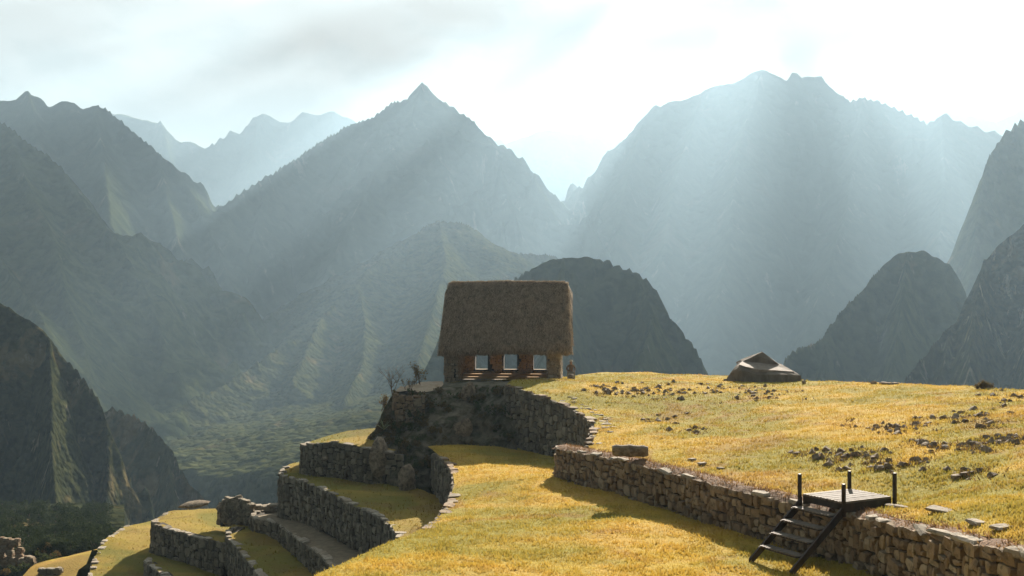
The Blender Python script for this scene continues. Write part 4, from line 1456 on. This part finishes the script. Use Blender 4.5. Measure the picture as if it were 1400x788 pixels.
# loose flat stones of the paved edge by the curved wall
for k in range(34):
    t_ = random.random()
    pxa = np.interp(t_, [0, .35, .6, .8, 1], [772, 800, 824, 828, 806])
    pya = np.interp(t_, [0, .35, .6, .8, 1], [546, 562, 576, 590, 609])
    px, py = pxa + random.gauss(7, 4), pya + random.gauss(0, 3)
    d = ground_depth(px, py)
    if d:
        x = (px - CX) / F * d
        o = rock(px, py, d, random.uniform(.2, .42), 0.05, 'flat paving stone along the rim of the tall curved wall', 'paving stones along the rim of the curved wall', z=meadow_z(x, d) - .02, name='paving_stone', tilt=.08,
                 me=stone_data(random.randrange(14), CAPSTONE))
        o['category'] = 'stone'
# loose slabs along the back of the low wall
for px, py, w_ in ((946, 632, .35), (960, 640, .4), (1232, 702, .4), (1285, 705, .75), (1335, 716, .5), (1370, 722, .5), (1218, 695, .35), (985, 645, .35)):
    d = ground_depth(px, py)
    if d:
        x = (px - CX) / F * d
        o = rock(px, py, d, w_ * .75, 0.06, 'loose pale slab lying on the grass behind the low wall', 'loose slabs behind the low wall', z=meadow_z(x, d) + .02, name='slab', tilt=.1, me=stone_data(random.randrange(14), CAPSTONE))
        o['category'] = 'stone'

# ------------------------------------------------------------------ ruins at the left
rw = thing('ruined_wall', 'low ruined stone walls with flat white slabs beside the middle terrace wall', 'ruin', P(340, 712, 63))
items = []
for k in range(210):
    px = random.uniform(302, 344)
    top = np.interp(px, [302, 310, 325, 344], [690, 684, 680, 690])
    py = random.uniform(top, 716)
    d = 66 - (px - 302) / 42 * 3 + random.uniform(-.4, .4)
    s_ = random.uniform(0.14, 0.3)
    items.append((P(px, py, d), Matrix.Rotation(random.uniform(-.3, .3), 3, 'Y') @ Matrix.Rotation(random.uniform(0, 3), 3, 'Z'), (s_, 0.25, s_ * .75)))
place_stones(items, rw, GREYSTONE, 120, 'stone', 9)
slabs = []
for px, py, w_ in ((350, 690, .45), (357, 693, .5), (366, 691, .4), (347, 696, .4), (358, 699, .55), (370, 695, .5), (352, 704, .4), (365, 703, .35), (374, 689, .4)):
    slabs.append((P(px, py + 2, 64), Matrix.Rotation(random.uniform(-.3, .3), 3, 'Z') @ Matrix.Rotation(random.uniform(-.06, .06), 3, 'X'), (w_, .4, .1)))
place_stones(slabs, rw, CAPSTONE, 40, 'slab', 6)
mbc = MB()
for px, py0, d, w_ in ((318, 690, 65.3, 2.2), (362, 696, 64.4, 1.6)):
    x, y, z = P(px, py0, d)
    mbc.box(Vector((x, y + .3, z - .8)) - rw.location, (w_ * .72, 0.7, 1.3))
mbc.build('wall_core', MORTAR, rw)

rh = thing('ruined_house', 'orange lit ruined stone house without roof at the lower left corner', 'ruin', P(14, 772, 83))
items = []
for k in range(260):
    px = random.uniform(-14, 29)
    if any(a < px < b and py_ < 764 for a, b, py_ in ((6, 12, 740), (16, 25, 740))) and random.random() < 0.97:
        py = random.choice((random.uniform(738, 746), random.uniform(764, 772)))
    else:
        py = random.uniform(np.interp(px, [-14, 4, 12, 29], [742, 736, 738, 752]), 772)
    s_ = random.uniform(0.12, 0.26)
    items.append((P(px, py, 83 + random.uniform(-.15, .15)), Matrix.Rotation(random.uniform(-.2, .2), 3, 'Y'), (s_ * 1.2, 0.22, s_ * .8)))
place_stones(items, rh, REDSTONE, 80, 'stone', 9)
items = [(P(random.uniform(30, 45), random.uniform(763, 772), 82 + random.uniform(-.5, .5)), Matrix.Rotation(random.uniform(-.3, .3), 3, 'Y'), (.28, .25, .2)) for k in range(26)]
place_stones(items, rh, REDSTONE, 10, 'stone', 12, 'fallen_stones')
wall('short dark wall stub on the reddish bare ground', [(*P(a, b, d), P(a, c, d)[2]) for a, b, c, d in ((52, 779, 800, 76), (66, 778, 800, 75.5), (82, 778, 800, 75.5))], 0.2, 4, 3, 0.6, GREYSTONE, smooth=0, limit=40)

# ------------------------------------------------------------------ plants


def leaf_cloud(n, size, shape, seed, leaf):
    r = np.random.default_rng(seed)
    k = 9
    cen = r.normal(0, 1, (k, 3)) * np.array(shape) * 0.5 + np.array([0, 0, shape[2] * 1.0])
    rad = r.uniform(0.28, 0.5, k) * max(shape[:2])
    ci = r.integers(0, k, n)
    v = r.normal(0, 1, (n, 3))
    v /= np.linalg.norm(v, axis=1)[:, None]
    p = cen[ci] + v * (rad[ci] * r.uniform(0.55, 1.05, n))[:, None]
    p[:, 2] = np.maximum(p[:, 2], 0.05)
    a = r.normal(0, 1, (n, 3))
    a /= np.linalg.norm(a, axis=1)[:, None]
    b = np.cross(a, r.normal(0, 1, (n, 3)))
    b /= np.linalg.norm(b, axis=1)[:, None]
    s = r.uniform(0.6, 1.3, (n, 1)) * leaf
    V = np.stack([p - a * s, p + b * s * .6, p + a * s, p - b * s * .6], 1).reshape(-1, 3) * size
    return fast_mesh('crown', V, np.arange(4 * n).reshape(-1, 4))


CROWN = [leaf_cloud(900, 1.0, (1.0, 1.0, 0.75), 70 + k, 0.085) for k in range(4)]
TUFT = [leaf_cloud(260, 1.0, (0.9, 0.7, 0.45), 80 + k, 0.13) for k in range(4)]
TREELEAF = leaf_mat('wood_leaves', (0.018, 0.03, 0.012), (0.055, 0.07, 0.026), 0.25)
for me in CROWN:
    me.materials.append(TREELEAF)
for k, me in enumerate(TUFT):
    me.materials.append(DRYLEAF if k % 2 else LEAF)
trunk_me = MB().tube([(0, 0, -0.4), (0.05, 0.02, 0.4), (0.0, 0.05, 0.9)], [0.09, 0.07, 0.04]).tube([(0.03, 0.02, 0.4), (0.35, 0.1, 0.9)], [0.045, 0.02]).tube([(0.03, 0.02, 0.5), (-0.3, -0.1, 1.0)], [0.045, 0.02]).mesh('trunk')
trunk_me.materials.append(TWIG)


def tree(x, y, z, s, label, group):
    t = thing('tree', label, 'tree', (x, y, z), random.uniform(0, 6.3), group)
    t.scale = (s, s, s * random.uniform(0.85, 1.25))
    for nm, me in (('trunk', trunk_me), ('crown', random.choice(CROWN))):
        o = bpy.data.objects.new(nm, me)
        C.objects.link(o)
        o.parent = t
    return t


for k in range(190):
    px, d = random.uniform(-15, 150), 86 + 94 * random.random() ** 1.5
    x = (px - CX) / F * d
    z = max(float(cliff_left.h(np.array([x]), np.array([d]))[0]) if d > 166 else -99.0, float(-20.6 - (d - 88) * 0.14))
    ppx, ppy = pix(x, d, z)
    if ppy < 672:
        continue
    where = ('behind the ruined house' if px < 35 else 'behind the reddish ground' if px < 95 else 'under the lit cliff face')
    where = ('front row of the wood ' if d < 105 else 'middle of the wood ' if d < 135 else 'back of the wood against the cliff ') + where
    s_ = random.uniform(0.6, 1.3)
    tree(x, d, z - 0.3, s_, ('tall' if s_ > 1.0 else 'low') + ' dark green tree, ' + where, 'trees in the ' + where)


def shrub_slope():
    x = np.linspace(-80, -45, 60)
    d = np.linspace(90, 190, 90)
    X, Y = np.meshgrid(x, d, indexing='ij')
    X = (np.linspace(-40, 170, 60)[:, None] - CX) / F * Y
    Z = -20.6 - (Y - 88) * 0.14 + 0.8 * fbm(X, Y, 9, 4, 3)
    idx = np.arange(X.size).reshape(X.shape)
    q = np.stack([idx[:-1, :-1], idx[1:, :-1], idx[1:, 1:], idx[:-1, 1:]], -1).reshape(-1, 4)
    return fast_mesh('wooded_slope', np.stack([X.ravel(), Y.ravel(), Z.ravel()], 1), q, True)


struct('wooded_slope', shrub_slope(), CLOSEF)
for k, (px, py, d, s) in enumerate(((60, 768, 81, .75), (75, 762, 83, .5), (22, 782, 79, .6), (8, 786, 78, .5), (38, 778, 80, .5), (62, 758, 86, .9))):
    o = bpy.data.objects.new('bush', TUFT[k % 4])
    C.objects.link(o)
    o.location, o.scale = P(px, py, d), (s, s, s)
    tag(o, 'leafy bush growing between the ruined house and the reddish ground', 'bush', 'bushes around the ruined house')

n = 0
for k in range(2600):                      # undergrowth of the rock slope, each a bush one can see
    i, j = random.randrange(9, 44), random.randrange(3, 146)
    x, y, z = OUT[i, j]
    px, py = pix(x, y, z)
    dens = fbm(np.array([px]), np.array([py]), 30, 3, 4)[0]
    if dens < -0.12 or py > 655 or py < 532 or (615 < px < 655 and 560 < py < 605):
        continue
    if px > 590 and py > 606:
        continue
    o = bpy.data.objects.new('bush', TUFT[random.randrange(4)])
    C.objects.link(o)
    s = random.uniform(0.2, 0.46)
    o.location, o.scale, o.rotation_euler = (x, y - 0.05, z - 0.1), (s, s, s * random.uniform(.8, 1.5)), (0, 0, random.uniform(0, 6))
    where = ('near the reddish wall' if px < 572 else 'left of the pale upright rock' if px < 625 else 'beside the ringed boulder' if px < 668 else 'against the tall curved wall')
    where = ('high on the slope ' if py < 560 else 'half way down the slope ' if py < 590 else 'at the foot of the slope ') + where
    tag(o, ('leafy' if o.data.materials[0] is LEAF else 'dry brown') + ' bush ' + where, 'bush', 'bushes ' + where)
    n += 1
    if n > 120:
        break


def bare_shrub(px, py, d, h, label, seed, leaves=0):
    r = random.Random(seed)
    root = thing('bare_shrub', label, 'shrub', P(px, py, d))
    mb, tips = MB(), []

    def grow(p, v, ln, rad, lvl):
        q = p + v * ln
        mb.tube([p, p + v * ln * .5 + Vector((r.gauss(0, .03), r.gauss(0, .03), 0)), q], [rad, rad * .8, rad * .55], 5)
        tips.append(q)
        if lvl:
            for _ in range(3):
                nv = (v + Vector((r.gauss(0, .45), r.gauss(0, .45), r.uniform(-.1, .4)))).normalized()
                grow(q if r.random() < .6 else p + v * ln * .6, nv, ln * r.uniform(.55, .8), rad * .55, lvl - 1)
    for k in range(3):
        grow(Vector((r.gauss(0, .12), r.gauss(0, .12), -0.1)), Vector((r.gauss(0, .22), r.gauss(0, .2), 1)).normalized(), h * 0.45, 0.035, 3)
    mb.build('branches', TWIG, root)
    if leaves:
        V = []
        for q in tips:
            for _ in range(leaves):
                a = q + Vector([r.gauss(0, .06) for _ in range(3)])
                u, w_ = Vector([r.gauss(0, .05) for _ in range(3)]), Vector([r.gauss(0, .05) for _ in range(3)])
                V += [a, a + u, a + w_]
        link('leaves', fast_mesh('leaves', [tuple(v) for v in V], np.arange(len(V)).reshape(-1, 3)), DRYLEAF, root)
    return root


bare_shrub(536, 538, 61.6, 1.75, 'tallest bare twiggy shrub on the corner of the reddish wall', 3)
bare_shrub(569, 531, 64.5, 1.5, 'bare shrub with brown leaves on the pale rock left of the house', 5, 4)
bare_shrub(557, 537, 62, 0.9, 'small sparse shrub between the two taller bare shrubs', 8, 1)
bare_shrub(524, 560, 62.5, 0.9, 'thin shrub leaning out below the reddish wall', 9, 2)


def agave(px, py, d, s, label):
    root = thing('spiky_plant', label, 'plant', P(px, py, d))
    for k in range(11):
        a = k * 2.4
        e = random.uniform(0.3, 1.2)
        v = Vector((math.cos(a) * math.cos(e), math.sin(a) * math.cos(e), math.sin(e)))
        sd = v.cross(Vector((0, 0, 1))).normalized() * 0.05 * s
        m_ = v * s * .6 + Vector((0, 0, .05))
        t_ = v * s - Vector((0, 0, 0.12 * s))
        mb = MB()
        mb.v = [tuple(q) for q in (-sd * .6, sd * .6, m_ + sd, t_, m_ - sd, m_ + Vector((0, 0, -.03)))]
        mb.f = [(0, 1, 2, 4), (4, 2, 3), (0, 5, 1), (1, 5, 2), (0, 4, 5), (2, 5, 3), (4, 3, 5)]
        mb.build('leaf', AGAVE, root)
    return root


AGAVE = plain_mat('pale_leaf', (0.22, 0.25, 0.12), (0.33, 0.34, 0.18), 4.0)
agave(525, 588, 59.5, 0.75, 'pale spiky rosette plant at the end of the topmost lit grass')
wd_ = ground_depth(1345, 532) or 52
for k, px in enumerate((1336, 1345, 1349)):
    x = (px - CX) / F * 51.5
    bare_shrub(px, 533, 51.5, 0.28 + 0.12 * (k == 1), ('low pale weed on the far rim of the meadow, left one', 'tallest pale weed on the far rim of the meadow', 'pale weed on the far rim of the meadow, right one')[k], 20 + k, 2).location = (x, 51.5, meadow_z(x, 51.5))


# grass blades of lawn and meadow
def blades(name, m, poly, hf, n, dmax, hrange, seed, amp, ns, sseed, dmin=14, wfac=0.16):
    r = np.random.default_rng(seed)
    d = dmin * (dmax / dmin) ** r.random(n * 3)
    px = r.uniform(-160, 1800, n * 3)
    x = (px - CX) / F * d
    z = hf(x, d)
    ok = inside(np.array([p[:2] for p in poly]), x, d)
    cl = fbm(x, d, 1.3, 3, seed + 1) + 0.6 * fbm(x, d, 0.35, 2, seed + 2)
    ok &= cl > r.uniform(-0.7, 0.35, n * 3)
    ok &= (HY - z / d * F) < 800
    x, d, cl = x[ok][:n], d[ok][:n], cl[ok][:n]
    z = hf(x, d) + relief(x, d, amp, ns, sseed)
    n = len(x)
    h = r.uniform(*hrange, n) * (1 + 0.6 * np.clip(cl, -.5, 1))
    a = r.uniform(0, 2 * math.pi, n)
    w_ = h * wfac + d * 0.00035
    lean = r.normal(0, 0.35, (n, 2)) * h[:, None]
    A = np.c_[x - np.cos(a) * w_, d - np.sin(a) * w_, z - 0.015]
    B = np.c_[x + np.cos(a) * w_, d + np.sin(a) * w_, z - 0.015]
    T_ = np.c_[x + lean[:, 0], d + lean[:, 1], z + h]
    o = link(name, fast_mesh(name, np.stack([A, B, T_], 1).reshape(-1, 3), np.arange(3 * n).reshape(-1, 3)), m)
    o['kind'] = 'stuff'
    return o


blades('grass', BLADE, LAWN, lawn_f, 200000, 62, (0.03, 0.085), 5, 0.10, 2.6, 3)
blades('grass', MBLADE, MEAD, meadow_f, 230000, 80, (0.03, 0.085), 9, 0.16, 4.0, 6)
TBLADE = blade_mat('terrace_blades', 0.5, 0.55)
for k, (f_, nb) in enumerate(((t1_f, 9000), (a_f, 16000), (c_f, 9000), (d_f, 12000), (g_f, 9000), (e_f, 12000))):
    sd = (1, 2, 4, 5, 6, 7)[k]
    blades('grass', TBLADE, [q for q in TERR if q[1] is f_][0][0], f_, nb, 88, (0.05, 0.14), 40 + k, 0.12, 2.4, sd, 40)

def strip_tufts(n=9000):
    r = np.random.default_rng(77)
    s, p = resample(smooth_line(LOW[:-2], 2), 0.1)
    t = np.gradient(p[:, :2], axis=0)
    t /= np.hypot(*t.T)[:, None]
    nn = np.stack([t[:, 1], -t[:, 0]], 1)
    i = r.integers(0, len(p), n)
    off_ = -r.uniform(0.0, 1.0, n)
    q = p[i, :2] + nn[i] * off_[:, None]
    cl = fbm(q[:, 0] + 3, q[:, 1], 0.6, 3, 9)
    ok = cl > r.uniform(-.5, .4, n)
    q, off_, z = q[ok], off_[ok], p[i, 2][ok]
    z = z + np.interp(-off_, [0, .28, .5, .75, 1.0], [-.06, .09, .11, .06, -.1]) - 0.01
    n = len(q)
    h, a = r.uniform(.04, .13, n), r.uniform(0, 6.3, n)
    w_ = h * .12 + .006
    le = r.normal(0, .6, (n, 2)) * h[:, None]
    A = np.c_[q[:, 0] - np.cos(a) * w_, q[:, 1] - np.sin(a) * w_, z]
    B = np.c_[q[:, 0] + np.cos(a) * w_, q[:, 1] + np.sin(a) * w_, z]
    D = np.c_[q + le, z + h]
    o = link('dry_tufts', fast_mesh('dry_tufts', np.stack([A, B, D], 1).reshape(-1, 3) - np.array(low_wall.location), np.arange(3 * n).reshape(-1, 3)), DRYTUFT, low_wall)
    o['kind'] = 'stuff'


DRYTUFT = leaf_mat('dry_tufts', (0.17, 0.09, 0.04), (0.32, 0.20, 0.09), 0.4)
strip_tufts()

# ------------------------------------------------------------------ the visitor
CLOTH = plain_mat('brown_jacket', (0.16, 0.10, 0.06), (0.22, 0.15, 0.09), 6.0)
TROUS = plain_mat('grey_trousers', (0.20, 0.19, 0.17), (0.28, 0.26, 0.23), 6.0)
SKIN = plain_mat('skin', (0.36, 0.21, 0.14), (0.40, 0.24, 0.16), 9.0, rough=0.5)
HAT = plain_mat('pale_hat', (0.50, 0.45, 0.36), (0.60, 0.54, 0.44), 9.0)
vx, vy = P(780.5, 517, 69.6)[:2]
person = thing('person', 'person in a brown jacket and pale hat sitting bent forward beside the house', 'person', (vx, vy, meadow_z(vx, vy)))


def skinned(name, nodes, edges, m, parent, lvl=2):
    me = bpy.data.meshes.new(name)
    me.from_pydata([q[:3] for q in nodes], edges, [])
    o = link(name, me, None, parent)
    sk = o.modifiers.new('skin', 'SKIN')
    for v, q in zip(me.skin_vertices[0].data, nodes):
        v.radius = (q[3], q[3])
    me.skin_vertices[0].data[0].use_root = True
    sb = o.modifiers.new('sub', 'SUBSURF')
    sb.levels = sb.render_levels = lvl
    dg = bpy.context.evaluated_depsgraph_get()
    m2 = bpy.data.meshes.new_from_object(o.evaluated_get(dg))
    o.modifiers.clear()
    o.data = m2
    m2.materials.clear()
    for q in m:
        m2.materials.append(q)
    m2.polygons.foreach_set('use_smooth', [True] * len(m2.polygons))
    return o


N = [(0, .10, .46, .15), (0, .02, .68, .15), (0, -.08, .92, .155), (0, -.13, 1.04, .07), (0, -.17, 1.12, .085), (0, -.185, 1.20, .10), (0, -.18, 1.27, .07)]
Ed = [(0, 1), (1, 2), (2, 3), (3, 4), (4, 5), (5, 6)]
for s_ in (-1, 1):
    k = len(N)
    N += [(s_ * .12, .05, .46, .10), (s_ * .22, -.33, .50, .075), (s_ * .23, -.30, .28, .055), (s_ * .23, -.27, .07, .045), (s_ * .25, -.42, .035, .04)]
    Ed += [(0, k), (k, k + 1), (k + 1, k + 2), (k + 2, k + 3), (k + 3, k + 4)]
    j = len(N)
    N += [(s_ * .20, -.06, .95, .065), (s_ * .30, -.12, .74, .05), (s_ * .25, -.32, .60, .036), (s_ * .23, -.40, .57, .03)]
    Ed += [(2, j), (j, j + 1), (j + 1, j + 2), (j + 2, j + 3)]
    for q in range(4):
        N += [(s_ * (.20 + .018 * q), -.44, .565, .009), (s_ * (.20 + .018 * q), -.475 + .006 * abs(q - 1.5), .545, .008)]
        Ed += [(j + 3, len(N) - 2), (len(N) - 2, len(N) - 1)]
    N += [(s_ * .19, -.41, .57, .010), (s_ * .175, -.43, .555, .009)]
    Ed += [(j + 3, len(N) - 2), (len(N) - 2, len(N) - 1)]
body = skinned('body', N, Ed, [CLOTH, TROUS, SKIN], person)
for p in body.data.polygons:
    c = p.center
    hand = c.z < .62 and c.z > .5 and c.y < -.37 and abs(c.x) < .33 and c.z > .53
    p.material_index = 2 if (c.z > 1.03 or hand) else (1 if c.z < .56 else 0)
fb = MB()
for s_ in (-1, 1):
    fb.box((s_ * .035, -.285, 1.205), (.022, .012, .012))
fb.build('eyes', WOOD, body)
hb = MB().tube([(0, -.18, 1.235), (0, -.18, 1.25), (0, -.175, 1.33), (0, -.17, 1.36)], [.19, .125, .11, .04], 14)
hb.build('hat', HAT, person, smooth=True)
seat = rock(780.5, 517, 69.75, .6, .46, 'low grey rock the seated person sits on', big=True, z=meadow_z(vx, vy) - .02)
seat.location.x, seat.location.y = vx, vy + 0.18

# ------------------------------------------------------------------ unseen clouds added above the view; their gaps shape the light shafts
cm, T, b = new_mat('cloud_vapour')
b.inputs['Base Color'].default_value = (0.9, 0.9, 0.9, 1)
b.inputs['Roughness'].default_value = 1.0
b.inputs['Specular IOR Level'].default_value = 0.0


def cloud(x, y, z, w_, l_, seed):
    r = np.random.default_rng(seed)
    bm = bmesh.new()
    for k in range(12):
        a, q = r.uniform(0, 2 * math.pi), math.sqrt(r.random())
        rad = r.uniform(0.22, 0.42) * (1.1 - 0.5 * q)
        mtx = Matrix.Translation((q * math.cos(a) * w_ / 2, q * math.sin(a) * l_ / 2, 0)) @ Matrix.Diagonal((rad * w_, rad * l_, rad * min(w_, l_) * 0.7, 1))
        bmesh.ops.create_icosphere(bm, subdivisions=3, radius=1, matrix=mtx)
    co = np.array([v.co for v in bm.verts])
    d = 1 + 0.30 * fbm(co[:, 0] + co[:, 2] * .7, co[:, 1] - co[:, 2] * .5, 220, 4, seed)
    for v, k in zip(bm.verts, d):
        v.co *= float(k)
        if v.co.z < 0:
            v.co.z *= 0.3
    me = bpy.data.meshes.new('cloud')
    bm.to_mesh(me)
    bm.free()
    o = struct('cloud', me, cm)
    o.location = (x, y, z)
    return o


CZ = 3000.0
sdx, sdy = SUN.x / SUN.z * CZ, SUN.y / SUN.z * CZ
crng = np.random.default_rng(CLOUDSEED)
for k in range(170):
    gx, gy = crng.uniform(-2600, 2600), crng.uniform(-600, 2750)      # where the middle of its shadow falls on the level of the camera
    w_, l_ = crng.uniform(220, 620), crng.uniform(260, 620)
    if math.hypot(gx + 20, (gy - 60) * 1.0) < 0.75 * max(w_, l_) + 190:
        continue
    side = (abs(gx) > 300 + 0.15 * gy and gy < 1700) or (gx > 350 and gy > 900)        # more of the added clouds here, to darken the valley flanks
    if fbm(np.array([gx]), np.array([gy]), 900, 2, 5)[0] < (-0.35 if side else 0.04):
        continue
    if -1000 < gx < 200 and gy > 1350 and crng.random() < 0.45:
        continue
    if -420 < gx < 120 and 300 < gy < 1350 and crng.random() < 0.85:
        continue
    if CZ / math.hypot(gx + sdx, gy + sdy + 0.7 * l_) < 0.345:
        continue
    cloud(gx + sdx, gy + sdy, CZ, w_, l_, k)

# ------------------------------------------------------------------ haze in the air of the valley
hz = bpy.data.materials.new('valley_haze')
hz.use_nodes = True
T = NT(hz.node_tree)
T.n.remove(T.n['Principled BSDF'])
pv_ = T.node('ShaderNodeVolumePrincipled')
pv_.inputs['Color'].default_value = (0.54, 0.79, 1.0, 1)
pv_.inputs['Density'].default_value = 2.0e-4
pv_.inputs['Anisotropy'].default_value = 0.40
T.l.new(pv_.outputs[0], T.n['Material Output'].inputs['Volume'])
top = max((o.matrix_basis.translation.z + max((v[2] for v in o.bound_box), default=0)) for o in C.objects if o.type == 'MESH' and o.parent is None and not o.name.startswith('cloud')) + 10
hb = MB().box((0, 4000, (top + FLOOR - 30) / 2), (18400, 11400, top - (FLOOR - 30)))
hzo = hb.build('haze', hz)
hzo['kind'] = 'stuff'
print('objects', len(C.objects), 'haze top', top)
